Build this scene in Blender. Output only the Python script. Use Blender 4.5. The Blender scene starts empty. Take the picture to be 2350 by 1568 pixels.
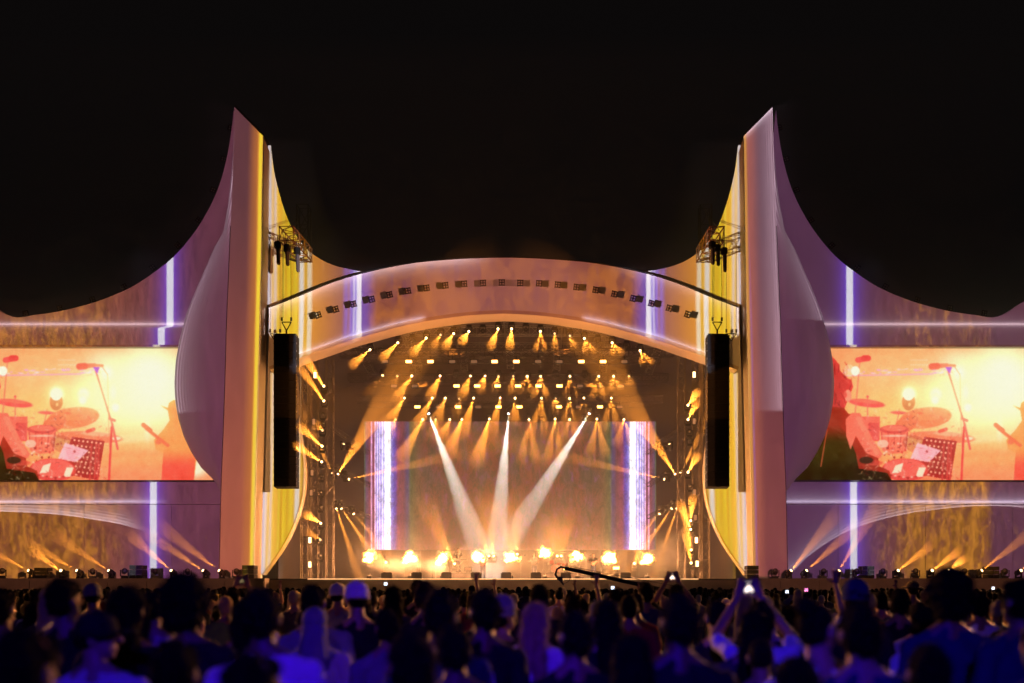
import bpy, bmesh, math, random
import numpy as np
from mathutils import Vector, Matrix, Euler, noise as mnoise

random.seed(7)
SC = bpy.context.scene
COL = SC.collection
PI = math.pi

# ------------------------------------------------------------------ camera
CAMX, CAMZ, F, VX, VY = 2.1, 1.75, 2258.0, 1235.0, 1356.7
cam = bpy.data.cameras.new('camera'); camo = bpy.data.objects.new('camera', cam); COL.objects.link(camo)
SC.camera = camo
camo.location = (CAMX, 0, CAMZ); camo.rotation_euler = (PI/2, 0, 0)
cam.sensor_width = 36; cam.lens = 36*F/2350
cam.shift_x = -(VX-1175)/2350; cam.shift_y = (VY-784)/2350
cam.clip_start = 0.2; cam.clip_end = 2000
cam.dof.use_dof = True; cam.dof.focus_distance = 61; cam.dof.aperture_fstop = .95

# ------------------------------------------------------------------ night sky and exposure
wd = bpy.data.worlds.new('World'); SC.world = wd; wd.use_nodes = True
bgn = wd.node_tree.nodes['Background']
skt = wd.node_tree.nodes.new('ShaderNodeTexSky'); skt.sky_type = 'NISHITA'; skt.sun_disc = False
skt.sun_elevation = math.radians(-9); skt.sun_rotation = math.radians(200); skt.dust_density = 4
mxs = wd.node_tree.nodes.new('ShaderNodeMixRGB'); mxs.blend_type = 'ADD'; mxs.inputs[0].default_value = .02
mxs.inputs[1].default_value = (.0032, .0026, .0026, 1)
wd.node_tree.links.new(skt.outputs[0], mxs.inputs[2]); wd.node_tree.links.new(mxs.outputs[0], bgn.inputs[0])
bgn.inputs[1].default_value = 1.0
vs = SC.view_settings
vs.view_transform = 'Standard'; vs.look = 'None'; vs.exposure = 0; vs.gamma = 1; vs.use_curve_mapping = False
cy = SC.cycles
cy.use_denoising = True; cy.use_adaptive_sampling = True; cy.adaptive_threshold = .014; cy.volume_bounces = 0; cy.max_bounces = 5; cy.diffuse_bounces = 1; cy.glossy_bounces = 2
cy.transparent_max_bounces = 16; cy.use_light_tree = True; cy.sample_clamp_indirect = 4
cy.caustics_reflective = False; cy.caustics_refractive = False
cy.volume_step_rate = 1.0; cy.volume_max_steps = 128

def s(r, g, b):
    f = lambda c: ((c/255)/12.92 if c/255 <= .04045 else (((c/255)+.055)/1.055)**2.4)
    return (f(r), f(g), f(b))

def W(px, py, Y):
    return Vector((CAMX+(px-VX)/F*Y, Y, CAMZ+(VY-py)/F*Y))

def ax(px, Y, side=-1):      # |X| of a measured picture column on the left half
    return abs(CAMX+(px-VX)/F*Y)

def hz(py, Y): return CAMZ+(VY-py)/F*Y

# ------------------------------------------------------------------ node expressions
class N:
    nt = None
    def __init__(self, v): self.v = v
    @staticmethod
    def put(sock, v):
        v = v.v if isinstance(v, N) else v
        if isinstance(v, bpy.types.NodeSocket): N.nt.links.new(v, sock)
        elif isinstance(v, (tuple, list)) and len(v) == 3 and len(sock.default_value) == 4: sock.default_value = (*v, 1)
        else: sock.default_value = v
    @staticmethod
    def m(op, *a):
        n = N.nt.nodes.new('ShaderNodeMath'); n.operation = op
        for i, v in enumerate(a): N.put(n.inputs[i], v)
        return N(n.outputs[0])
    def __add__(s, o): return N.m('ADD', s, o)
    __radd__ = __add__
    def __sub__(s, o): return N.m('SUBTRACT', s, o)
    def __rsub__(s, o): return N.m('SUBTRACT', o, s)
    def __mul__(s, o): return N.m('MULTIPLY', s, o)
    __rmul__ = __mul__
    def __truediv__(s, o): return N.m('DIVIDE', s, o)
    def __rtruediv__(s, o): return N.m('DIVIDE', o, s)
    def __neg__(s): return N.m('MULTIPLY', s, -1.0)
    def __abs__(s): return N.m('ABSOLUTE', s)
def mx(a, b): return N.m('MAXIMUM', a, b)
def mn(a, b): return N.m('MINIMUM', a, b)
def lt(a, b): return N.m('LESS_THAN', a, b)
def gt(a, b): return N.m('GREATER_THAN', a, b)
def ex(a): return N.m('EXPONENT', a)
def ss(a, lo, hi):
    n = N.nt.nodes.new('ShaderNodeMapRange'); n.interpolation_type = 'SMOOTHSTEP'; n.clamp = True
    N.put(n.inputs[0], a); N.put(n.inputs[1], lo); N.put(n.inputs[2], hi); n.inputs[3].default_value = 0; n.inputs[4].default_value = 1
    return N(n.outputs[0])
def cm(f, a, b, mode='MIX'):
    n = N.nt.nodes.new('ShaderNodeMixRGB'); n.blend_type = mode
    N.put(n.inputs[0], f); N.put(n.inputs[1], a); N.put(n.inputs[2], b); return N(n.outputs[0])
def cadd(a, b, f=1.0): return cm(f, a, b, 'ADD')
def cmul(a, f):
    n = N.nt.nodes.new('ShaderNodeVectorMath'); n.operation = 'SCALE'; N.put(n.inputs[0], a); N.put(n.inputs['Scale'], f); return N(n.outputs[0])
def vec(x, y, z):
    n = N.nt.nodes.new('ShaderNodeCombineXYZ')
    for i, v in enumerate((x, y, z)): N.put(n.inputs[i], v)
    return N(n.outputs[0])
def noi(v, scale, detail=4, rough=.6, dist=0.0):
    n = N.nt.nodes.new('ShaderNodeTexNoise'); N.put(n.inputs['Vector'], v)
    n.inputs['Scale'].default_value = scale; n.inputs['Detail'].default_value = detail; n.inputs['Roughness'].default_value = rough
    n.inputs['Distortion'].default_value = dist
    return N(n.outputs['Fac'])
def ramp(f, stops, interp='LINEAR'):
    n = N.nt.nodes.new('ShaderNodeValToRGB'); n.color_ramp.interpolation = interp; N.put(n.inputs[0], f)
    e = n.color_ramp.elements
    while len(e) > 1: e.remove(e[0])
    e[0].position = stops[0][0]; e[0].color = (*stops[0][1], 1)
    for p, c in stops[1:]:
        k = e.new(p); k.color = (*c, 1)
    return N(n.outputs[0])
def curve(f, pts, lo, hi, vlo, vhi):
    """piecewise curve y(f) from sample points, as a Float Curve node"""
    n = N.nt.nodes.new('ShaderNodeFloatCurve'); N.put(n.inputs['Value'], (f-lo)/(hi-lo))
    c = n.mapping.curves[0]; pts = sorted(pts)
    P = [((a-lo)/(hi-lo), (b-vlo)/(vhi-vlo)) for a, b in pts]
    c.points[0].location = P[0]; c.points[1].location = P[-1]
    for p in P[1:-1]: c.points.new(*p)
    n.mapping.use_clip = False; n.mapping.update()
    return N(n.outputs[0])*(vhi-vlo)+vlo

# ------------------------------------------------------------------ measured outlines of the scenic front (picture points -> metres)
def tab(pts, Y): return [(hz(y, Y), ax(x, Y)) for x, y in pts]
YW, YL, YP, YI, YA = 62.0, 61.0, 59.6, 61.2, 60.2     # wing wall, leaf edge, pylon face, inner wall, arch face
SEAMPX = [(538,246),(536,330),(533,420),(529,519),(524,640),(520,735),(516,880),(512,1000),(507,1130),(503,1328)]
SEAM = tab([(538,246),(536,330),(533,420),(529,519),(524,640),(520,735),(516,880),(512,1000),(507,1130),(503,1328)], YP)
PYL = tab([(604,313),(602,420),(600,560),(596,735),(592,900),(588,1060),(582,1328)], YP)
LEAFPX = [(537.5,247),(536.5,300),(534.5,340),(530,400),(522,460),(509,520),(491,570),(470,620),(448,670),(428,720),(412,780),(403,830),(400,880),(402,920),(409,960),(422,1003),(440,1040),(462,1074),(487,1102),(507,1130)]
def leaf_depth(x, y):
    w = np.interp(y, [b for a, b in SEAMPX], [a for a, b in SEAMPX])-x
    return YP+.06+(YL-YP-.06)*min(1, max(0, w)/34)
LEAF = [(hz(y, leaf_depth(x, y)), ax(x, leaf_depth(x, y))) for x, y in LEAFPX]
ZB = 2.5                                             # deck level
def interp(t, z):
    t = sorted(t); return float(np.interp(z, [a for a, b in t], [b for a, b in t]))
ARCHTOP = [(617,707),(680,683),(740,658),(790,640),(840,626),(900,613),(960,603),(1040,596),(1110,592.5),(1156,592)]
ARCHBOT = [(617,842),(650,829),(690,812),(740,795),(800,774),(860,757),(930,739),(1000,726),(1080,716),(1156,712)]
AT = [(-ax(x, YA), hz(y, YA)) for x, y in ARCHTOP[:-1]]+[(0, hz(592, YA))]
AB = [(-ax(x, YA), hz(y, YA)) for x, y in ARCHBOT[:-1]]+[(0, hz(712, YA))]

WTOP = [(-260,560),(-180,625),(-110,665),(-34,692),(28,727),(80,723),(135,715),(190,702),(240,686),(300,660),(350,628),(400,588),(445,535),(480,478),(505,420),(522,355),(531,300),(536,252)]

# ------------------------------------------------------------------ video-mapping projectors (out of frame, lighting the white scenic front)
WHITE = s(236, 226, 236)
def projector(pos, aim, spread, build, PIMP, power=178000):
    """one stacked video projector: a spot whose picture is worked out on the plane it lands on"""
    l = bpy.data.lights.new('projector', 'SPOT'); l.energy = power*PIMP; l.spot_size = math.radians(spread); l.spot_blend = .02
    l.shadow_soft_size = .04; l.use_nodes = True
    o = bpy.data.objects.new('mapping_projector', l); COL.objects.link(o); o.location = pos
    eu = (Vector(aim)-Vector(pos)).to_track_quat('-Z', 'Y').to_euler(); o.rotation_euler = eu
    nt = l.node_tree; N.nt = nt
    em = nt.nodes['Emission']; tc = nt.nodes.new('ShaderNodeTexCoord'); sp = nt.nodes.new('ShaderNodeSeparateXYZ')
    mp = nt.nodes.new('ShaderNodeMapping'); mp.vector_type = 'POINT'; mp.inputs['Rotation'].default_value = eu
    nt.links.new(tc.outputs['Normal'], mp.inputs[0]); nt.links.new(mp.outputs[0], sp.inputs[0])
    wx, wy, wz = (N(sp.outputs[i]) for i in range(3))
    dx, dz, c_ = wx/wy, wz/wy, abs(wy)
    def at(Y):
        D = Y-pos[1]; return dx*D+pos[0], dz*D+pos[2]
    c = build(at)
    k = ((61-pos[1])/60.0)**2
    N.put(em.inputs[0], cmul(c, k/PIMP/(c_*c_*c_)))
    em.inputs[1].default_value = 1.0
    return o

MAUVE = s(124, 66, 60); PURP = s(100, 50, 68); RUST = s(196, 124, 58); YEL = s(244, 200, 50); DEEP = s(84, 52, 84)

def outer(side):
    def b(at):
        X1, Z1 = at(YW); X2, Z2 = at(60.4); X3, Z3 = at(YP); XL, ZL = at(YL)
        a1, a2, a3, aL = X1*side, X2*side, X3*side, XL*side
        # wing wall: purple beside the leaf, rusty ochre further out
        n1 = noi(vec(X1*2.0, Z1*.75, .3), 1.0, 9, .72, .5)
        n2 = noi(vec(X1*2.4, Z1*.45, 4.0), 1.2, 7, .75)
        n4 = noi(vec(X1*1.6, Z1*1.0, 8.0), 2.6, 5, .7)
        far = ss(a1, 21.0, 27.5 if side < 0 else 26.5)
        if side > 0: far = far*(1-ss(a1, 30.2, 31.0)*.7)*(1-ss(Z1, 9, 17)*.45)
        else: far = far*(1-ss(Z1, 12, 20)*.25)
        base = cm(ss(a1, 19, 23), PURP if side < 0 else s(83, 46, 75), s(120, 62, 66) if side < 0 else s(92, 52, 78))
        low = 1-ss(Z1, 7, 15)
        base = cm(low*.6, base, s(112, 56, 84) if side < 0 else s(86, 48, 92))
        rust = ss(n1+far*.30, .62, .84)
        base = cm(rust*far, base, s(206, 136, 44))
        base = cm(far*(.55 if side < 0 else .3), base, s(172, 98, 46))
        tex = .30+ss(n2, .28, .72)*.95+ss(n4, .35, .7)*.40
        tw = (far*.45+.55) if side < 0 else (far*.8+.2)
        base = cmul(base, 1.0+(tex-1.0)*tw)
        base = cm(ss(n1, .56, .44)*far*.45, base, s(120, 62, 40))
        spk = ss(n4, .60, .70)*ss(n2, .5, .6)
        base = cadd(base, cmul(s(200, 140, 150), spk*.22*tw))
        # light bars
        a0 = ss(Z1, 18.3, 18.45)*(-.55 if side < 0 else .0)+ss(Z1, 9.5, 9.6)*(-.5 if side < 0 else -.25)+(ax(352, YW) if side < 0 else (1958-1158)/36.4)
        db = abs(a1-a0)
        glow = ex(db*-2.6)
        base = cadd(base, cmul(s(92, 62, 240), glow*1.05))
        base = cm(1-ss(db, .17, .25), base, s(232, 228, 246))
        # horizontal hairline with glow
        dh = abs(Z1-hz(744, YW))
        inside = 1-ss(a1, 60, 61)
        base = cadd(base, cmul(s(235, 205, 215), ex(dh*-14)*.9+ex(dh*-2.5)*.10))
        zl = hz(1152, YW); dl = Z1-zl
        bl = (ss(a1, 20.9, 23.5) if side < 0 else ss(a1, 15, 18.5)*.9+.1)
        base = cadd(base, cmul(s(222, 205, 235), bl*(gt(dl, 0.0)*ex(abs(dl)*-3.2)*.34+ex(abs(dl)*-16)*.75)))
        # echoing arcs on the lower band
        if side < 0: pts = [(ax(-60,YW), hz(1172,YW)), (ax(0,YW), hz(1173,YW)), (ax(80,YW), hz(1176,YW)), (ax(150,YW), hz(1182,YW)), (ax(220,YW), hz(1192,YW)), (ax(300,YW), hz(1208,YW)), (ax(400,YW), hz(1250,YW)), (ax(500,YW), hz(1320,YW))]
        else:
            g = lambda x: (x-1158)/36.4
            pts = [(g(1790), hz(1335,YW)), (g(1820), hz(1308,YW)), (g(1860), hz(1270,YW)), (g(1910), hz(1236,YW)), (g(1960), hz(1211,YW)), (g(2050), hz(1184,YW)), (g(2150), hz(1168,YW)), (g(2260), hz(1160,YW)), (g(2360), hz(1166,YW)), (g(2460), hz(1190,YW))]
        lo, hi = pts[-1][0] if pts[-1][0] < pts[0][0] else pts[0][0], max(pts[0][0], pts[-1][0])
        zc = curve(a1, pts, lo, hi, 2, 9)
        d = Z1-zc
        fr = N.m('FRACT', d/.19)
        lines = ss(abs(fr-.5)*2, .55, .95)*gt(d, -.12)*ex(mx(d, 0.0)*-1.3)
        if side < 0: vis = ss(a1, 22.3, 24.5)
        else: vis = 1-ss(a1, 34, 36)
        arc = (lines*.55+gt(d, -.02)*ex(mx(d, 0.0)*-2.2)*(.42 if side < 0 else .16))*vis*lt(Z1, hz(1150, YW))
        base = cadd(base, cmul(s(238, 215, 225), arc))
        base = cm((lt(d, -.05)*.12)*lt(Z1, hz(1160, YW)), base, s(60, 40, 30))
        # leaf and pylon
        eL = curve(ZL, LEAF, 2, 33, 14, 21)
        seam = curve(Z3, SEAM, 2, 33, 14, 21)
        pin = curve(Z3, PYL, 2, 33, 13, 18)
        t = eL-aL                                   # distance inside the leaf's outer edge
        n3 = noi(vec(X2*1.5, Z2*.35, 7.0), 1.2, 6, .7)
        leaf = cm(ss(Z2, 5, 26), s(80, 40, 74) if side > 0 else s(102, 50, 76), s(104, 58, 76) if side < 0 else s(92, 52, 74))
        leaf = cmul(leaf, .86+ss(n3, .3, .7)*.24)
        up = ss(Z2, hz(955, 61), hz(945, 61)) if side < 0 else ss(Z2, hz(742, 61), hz(738, 61))
        fr2 = N.m('FRACT', t/.22)
        ln = ss(abs(fr2-.5)*2, .35, .9)*ex(mx(t, 0.0)*-1.7)
        wdt = ss(Z2, 30.5, 24)
        leaf = cadd(leaf, cmul(s(235, 205, 225), up*(ln*.75+ex(mx(t, 0.0)*-1.3)*.12)))
        if side > 0:
            ts = abs(a3-seam); fr3 = N.m('FRACT', ts/.14)
            sl = lt(a3, seam+.03)*ex(ts*-1.5)*(ss(abs(fr3-.5)*2, .35, .9)*.8+.10)*ss(Z3, hz(950, 60), hz(940, 60))
        pyl = cm(ss(Z3, 4, 27), s(168, 86, 68) if side < 0 else s(124, 60, 66), s(97, 56, 64) if side < 0 else s(88, 50, 66))
        pyl = cm(ss(a3, pin+1.0, pin+.2)*.85, pyl, s(198, 116, 54) if side < 0 else s(170, 90, 76))
        pyl = cmul(pyl, .92+ss(n3, .3, .7)*.14)
        if side > 0:
            zt0, zt1 = hz(246, YP), hz(313, YP); a0_, a1_ = ax(538, YP), ax(604, YP)
            tl = (a3-a1_)*((zt0-zt1)/(a0_-a1_))+zt1-Z3
            pyl = cadd(pyl, cmul(s(235, 215, 230), ex(abs(tl)*-7.0)*.8))
            pyl = cadd(pyl, cmul(s(225, 195, 215), sl))
        ye = a3-pin
        if side < 0:
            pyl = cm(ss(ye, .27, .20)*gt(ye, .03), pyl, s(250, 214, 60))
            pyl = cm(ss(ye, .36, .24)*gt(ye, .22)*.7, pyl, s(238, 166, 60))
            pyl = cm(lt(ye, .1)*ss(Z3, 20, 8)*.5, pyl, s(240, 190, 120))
        else:
            pyl = cm(ss(ye, .2, .1)*.7, pyl, s(225, 160, 60))
            pyl = cm(ss(ye, .3, .2)*gt(ye, .2)*ss(Z3, 25, 17)*.6, pyl, s(140, 110, 220))
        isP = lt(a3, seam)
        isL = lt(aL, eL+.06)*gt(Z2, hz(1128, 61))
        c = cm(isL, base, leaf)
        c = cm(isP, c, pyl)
        wt = curve(a1, [(ax(x, YW), hz(y, YW)) for x, y in WTOP], 15, 42, 18, 33)
        c = cm(lt(Z1, ZB+.02), c, s(84, 52, 40))  # dim brown spill added below deck level to brighten the platform fascia
        ta0, ta1, tz0, tz1 = ax(538, YP), ax(604, YP), hz(246, YP), hz(313, YP)
        under = mx(gt(a3, ta0+.05), lt(Z3, (a3-ta1)*((tz0-tz1)/(ta0-ta1))+tz1+.06))*lt(Z3, tz0+.1)
        keep = under*gt(a3, pin-.75)*gt(Z1, 1.2)*mx(lt(Z1, wt+.05), lt(aL, eL+.1))
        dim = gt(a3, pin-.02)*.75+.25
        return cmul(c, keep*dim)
    return b

STR = [(604,s(132,82,54)),(611,s(132,82,54)),(613,s(204,190,210)),(619,s(236,222,226)),(623,s(226,206,190)),(626,s(240,196,60)),(632,s(222,206,200)),(637,s(244,200,50)),(646,s(232,170,30)),(651,s(250,220,60)),(656,s(226,160,26)),(662,s(250,216,40)),(670,s(230,176,30)),(678,s(248,210,50)),(685,s(240,186,40)),
       (689,s(240,228,214)),(696,s(244,232,216)),(699,s(238,178,44)),(705,s(230,176,60)),(707,s(244,222,190)),(714,s(240,212,170)),(718,s(224,144,52)),(750,s(198,122,64)),(785,s(166,102,86)),(796,s(150,110,200)),(800,s(166,108,110)),(805,s(160,124,225)),(809,s(130,94,190)),(813,s(226,212,245)),(817,s(126,96,220)),(820,s(244,236,248)),(827,s(244,236,248))]
INTOP = [(617,334),(621,336),(628,390),(640,442),(655,490),(674,532),(696,563),(721,586),(752,604),(790,616),(835,623.5),(880,627)]
def inner(side, upper):
    def b(at):
        Xa, Za = at(YA); Xi, Zi = at(YI)
        top = curve(-abs(Xa), AT, -15, 0, 18, 23)
        onA = lt(Za, top+.04)*gt(Za, curve(-abs(Xa), AB, -15, 0, 15, 20)-.5)
        def col(X, Z, Y):       # stripes near the tower; beyond them the arch's own mottling takes over
            a = X*side
            px0, px1 = ax(604, Y), ax(900, Y)
            f = (px0-(a-mx(19.0-Z, 0.0)*.026))/(px0-px1)
            stops = [((px0-ax(p, Y))/(px0-px1), c) for p, c in STR]
            wob = noi(vec(X*2.0, Z*.05, 2.0), 2.0, 3)*.014-.007
            return ramp(f+wob, stops), a
        cA, aA = col(Xa, Za, YA); cI, aI = col(Xi, Zi, YI)
        n1 = noi(vec(Xa*.8, Za*.5, 1.0), 1.5, 8, .75, .8)
        n2 = noi(vec(Xa*2.2, Za*.22, 5.0), 1.1, 5, .7)
        rst = cm(ss(n1, .42, .58), s(136, 70, 54), s(178, 100, 50))
        rst = cm(ss(n2, .54, .64)*ss(Za, 18, 21.5)*.9, rst, s(104, 54, 86))
        mid = lt(aA, ax(829.5, YA))*1.0
        cA = cm(mid, cA, cm(ss(aA, ax(835, YA)-.9, ax(830, YA))*.8, rst, s(112, 82, 190)))
        cA = cm(ss(aA, 9.4, 6.0)*(1-ss(aA, 3, 6.5))*.35, cA, s(146, 88, 100))
        gl = top-Za
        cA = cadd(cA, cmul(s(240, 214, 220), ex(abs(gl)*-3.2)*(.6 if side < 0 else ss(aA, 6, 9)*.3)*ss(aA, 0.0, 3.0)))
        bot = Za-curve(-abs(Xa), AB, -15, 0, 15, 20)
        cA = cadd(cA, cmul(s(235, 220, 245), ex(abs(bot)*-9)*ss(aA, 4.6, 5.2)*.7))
        n3 = noi(vec(Xi*8.0, Zi*.10, 3.0), 1.8, 5, .75)
        cI = cm(ss(n3, .62, .38)*.55, cI, cmul(cI, .62))
        cI = cm(ss(n3, .60, .70)*.35, cI, s(246, 222, 170))
        cI = cm(ss(Zi, 28, 24)*0.0, cI, WHITE)
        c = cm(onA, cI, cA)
        feather = ss(Xa*side, -3.5, 3.5)
        itop = curve(aI, [(ax(x, YI), hz(y, YI)) for x, y in INTOP], 6.5, 16, 18, 32)
        cut = gt(Zi, 16.2) if upper else lt(Zi, 16.2)
        return cmul(c, cut*feather*gt(Zi, ZB-.1)*lt(aI, 15.6)*mx(onA, gt(aI, 11.0-gt(Zi, 20.0)*4.0)*lt(Zi, itop+.3)))
    return b

for sd in (-1, 1):
    projector((sd*21, -8, 6), (sd*24.5, 61, 16.5), 33, outer(sd), 40.0)
    projector((-sd*26, 8, 5.5), (sd*6.2, 61, 21.8), 24, inner(sd, True), 16.0)
    projector((-sd*26, 8, 5.5), (sd*13.4, 61, 9.4), 16.5, inner(sd, False), 14.0)

# blue audience wash from the delay tower behind the camera
def wash(pos, aim, power, size, colour, soft=.35):
    l = bpy.data.lights.new('unseen_audience_wash', 'SPOT'); l.energy = power; l.color = colour; l.spot_size = math.radians(size); l.spot_blend = .6; l.shadow_soft_size = soft
    o = bpy.data.objects.new('unseen_audience_wash', l); COL.objects.link(o); o.location = pos
    o.rotation_euler = (Vector(aim)-Vector(pos)).to_track_quat('-Z', 'Y').to_euler()
for px_, d_, pw_, sz_, cl_ in ((60, 4.5, 3200, 10, (.03, .012, 1)), (250, 4.0, 5200, 9, (.05, .012, 1)), (420, 6.5, 2600, 9, (.06, .004, 1)), (690, 4.6, 4600, 11, (.10, .002, 1)), (830, 6.5, 6200, 8, (.12, .002, 1)), (1010, 5.2, 3800, 8, (.12, .002, 1)), (1215, 5.4, 6400, 9, (.11, .002, 1)), (1290, 2.9, 4200, 10, (.06, .004, 1)), (1540, 3.6, 4600, 10, (.05, .004, 1)), (1740, 4.4, 7000, 9, (.06, .003, 1)), (1900, 4.2, 5600, 10, (.03, .01, 1)), (2160, 4.2, 4600, 11, (.02, .016, 1)), (2290, 6.0, 2800, 9, (.02, .016, 1)), (1200, 13, 5200, 34, (.10, .004, 1))):
    ap = W(px_, 1440, d_); wash((ap.x*.5+CAMX*.5+(3 if px_ < 1200 else -3), -13, 9.5), ap, pw_*.30, sz_, (cl_[0]*.55, cl_[1]*.4, 1.0), .25)
wash((-33, 51, 9), (0, 7, 1.6), 65000, 34, (1.0, .36, .10), .5)  # amber spot added out of frame at stage left to rim the crowd
wash((35, 51, 9), (4, 7, 1.6), 65000, 34, (1.0, .40, .14), .5)  # its opposite number, added unseen on the right for warm head rims

# ------------------------------------------------------------------ materials
MATS = {}
def mat(name, col=(.5, .5, .5), rough=.6, metal=0.0, vary=.0, scale=6.0, emit=None, es=0.0, bump=0.0, stretch=(1, 1, 1)):
    if name in MATS: return MATS[name]
    m = bpy.data.materials.new(name); m.use_nodes = True; nt = m.node_tree; N.nt = nt
    p = nt.nodes['Principled BSDF']; p.inputs['Base Color'].default_value = (*col, 1)
    p.inputs['Roughness'].default_value = rough; p.inputs['Metallic'].default_value = metal
    if vary or bump:
        tc = nt.nodes.new('ShaderNodeTexCoord'); mp = nt.nodes.new('ShaderNodeMapping'); mp.inputs['Scale'].default_value = stretch
        nt.links.new(tc.outputs['Object'], mp.inputs[0])
        f = noi(N(mp.outputs[0]), scale, 6, .65)
        if vary:
            N.put(p.inputs['Base Color'], cm(f, tuple(c*(1-vary) for c in col), tuple(min(1, c*(1+vary)) for c in col)))
            N.put(p.inputs['Roughness'], f*.3+(rough-.15))
        if bump:
            bn = nt.nodes.new('ShaderNodeBump'); bn.inputs['Strength'].default_value = bump; bn.inputs['Distance'].default_value = .02
            N.put(bn.inputs['Height'], f); nt.links.new(bn.outputs[0], p.inputs['Normal'])
    if emit:
        p.inputs['Emission Color'].default_value = (*emit, 1); p.inputs['Emission Strength'].default_value = es
    MATS[name] = m; return m
M_PANEL = mat('white_scenic_panel', (.76, .75, .74), .75, vary=.045, scale=1.6, stretch=(1.2, 1, .3))
M_RIM = mat('warm_painted_edge', (.62, .50, .36), .6, vary=.08)
M_BLACK = mat('black_steel', (.018, .018, .018), .5, .3, vary=.3)
M_CASE = mat('black_case', (.03, .028, .027), .45, vary=.25)
M_ALU = mat('truss_aluminium', (.34, .33, .31), .42, .85, vary=.2, scale=14)
M_DARKTR = mat('dark_truss_paint', (.09, .08, .075), .5, .4, vary=.3, scale=10)
M_ARR = mat('array_black_paint', (.011, .010, .010), .8, vary=.2)
M_MIDTR = mat('mid_truss_paint', (.22, .18, .15), .5, .4, vary=.3, scale=10)  # base tone raised so the lattice shows on the dim stage sides
M_GRILLE = mat('speaker_grille', (.012, .011, .011), .85, vary=.3, scale=40)
M_DECK = mat('stage_deck_black', (.022, .02, .019), .6, vary=.35, scale=3)
M_FASC = mat('stage_fascia', (.30, .23, .18), .7, vary=.3, scale=2)
M_DRAPE = mat('black_drape', (.10, .08, .085), .9, vary=.3, scale=3, stretch=(6, 6, .2))
M_GROUND = mat('worn_field_ground', (.06, .055, .045), .9, vary=.5, scale=.8, bump=.4)
M_CABLE = mat('black_cable', (.02, .02, .02), .6)
M_LENSOFF = mat('lamp_lens_unlit', (.22, .21, .2), .12, .4)
M_LAMPGL = mat('blinder_bulb_glass', (.55, .52, .46), .25, .2)
M_WHT = mat('white_plastic', (.6, .6, .58), .4)
M_WOOD = mat('brown_wood', (.2, .09, .04), .4, vary=.3, scale=9)
M_RED = mat('red_lacquer', (.35, .03, .02), .3)
M_BRASS = mat('brass', (.6, .42, .12), .3, .9, vary=.1)
def emat(name, col, st, sample='AUTO'):
    if name in MATS: return MATS[name]
    m = bpy.data.materials.new(name); m.use_nodes = True; nt = m.node_tree; nt.nodes.clear()
    o = nt.nodes.new('ShaderNodeOutputMaterial'); e = nt.nodes.new('ShaderNodeEmission'); e.inputs[0].default_value = (*col, 1); e.inputs[1].default_value = st
    nt.links.new(e.outputs[0], o.inputs[0])
    try: m.cycles.emission_sampling = sample
    except Exception: pass
    MATS[name] = m; return m
AMB = (1.0, .31, .032)
E_LENS = emat('lit_amber_lens', (1, .62, .26), 9, 'NONE')
E_LENSD = emat('dim_amber_lens', (1, .55, .25), 2.0, 'NONE')
E_LENSW = emat('lit_white_lens', (1, .97, .92), 14, 'NONE')
E_STROBE = emat('lit_strobe_face', (1, .42, .09), 11)
E_STROBED = emat('dim_strobe_face', (1, .45, .2), .28, 'NONE')
E_TUBE = emat('lit_tube_face', (1, .55, .24), 6)
E_TUBED = emat('dim_tube_face', (1, .4, .16), .5, 'NONE')

# ------------------------------------------------------------------ object helpers
def tag(o, label=None, cat=None, group=None, kind=None):
    if label: o['label'] = label
    if cat: o['category'] = cat
    if group: o['group'] = group
    if kind: o['kind'] = kind
    return o
def empty(name, loc, label, cat, group=None, rot=(0, 0, 0), scale=None):
    o = bpy.data.objects.new(name, None); COL.objects.link(o); o.location = loc; o.rotation_euler = rot
    o.empty_display_size = .1
    if scale: o.scale = (scale,)*3 if not hasattr(scale, '__len__') else scale
    return tag(o, label, cat, group)
def link(name, me, parent=None, loc=(0, 0, 0), rot=(0, 0, 0)):
    o = bpy.data.objects.new(name, me); COL.objects.link(o); o.location = loc; o.rotation_euler = rot
    if parent: o.parent = parent
    return o
def mesh(bm, name, m, smooth=False):
    me = bpy.data.meshes.new(name); bm.normal_update(); bm.to_mesh(me); bm.free()
    for q in (m if isinstance(m, (list, tuple)) else [m]): me.materials.append(q)
    if smooth: me.polygons.foreach_set('use_smooth', [True]*len(me.polygons))
    return me
def bx(bm, c, d, rot=None):
    M = Matrix.Translation(c) @ (rot.to_4x4() if rot else Matrix()) @ Matrix.Diagonal((*d, 1))
    return bmesh.ops.create_cube(bm, size=1, matrix=M)['verts']
def boxm(name, c, d, m, bev=0.0):
    bm = bmesh.new(); bx(bm, c, d)
    if bev: bmesh.ops.bevel(bm, geom=bm.edges[:], offset=bev, segments=1, affect='EDGES')
    return mesh(bm, name, m)
def tube(bm, a, b, ra, rb=None, seg=6):
    a, b = Vector(a), Vector(b); d = b-a; L = d.length
    if L < 1e-6: return
    M = Matrix.Translation((a+b)/2) @ d.to_track_quat('Z', 'Y').to_matrix().to_4x4()
    bmesh.ops.create_cone(bm, cap_ends=True, segments=seg, radius1=ra, radius2=ra if rb is None else rb, depth=L, matrix=M)
def ell(bm, c, r, u=16, v=10, rot=None):
    M = Matrix.Translation(c) @ (rot.to_4x4() if rot else Matrix()) @ Matrix.Diagonal((*r, 1))
    bmesh.ops.create_uvsphere(bm, u_segments=u, v_segments=v, radius=1, matrix=M)
def cap(bm, a, b, ra, rb, u=10):
    tube(bm, a, b, ra, rb, u); ell(bm, a, (ra,)*3, u, 6); ell(bm, b, (rb,)*3, u, 6)
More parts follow.
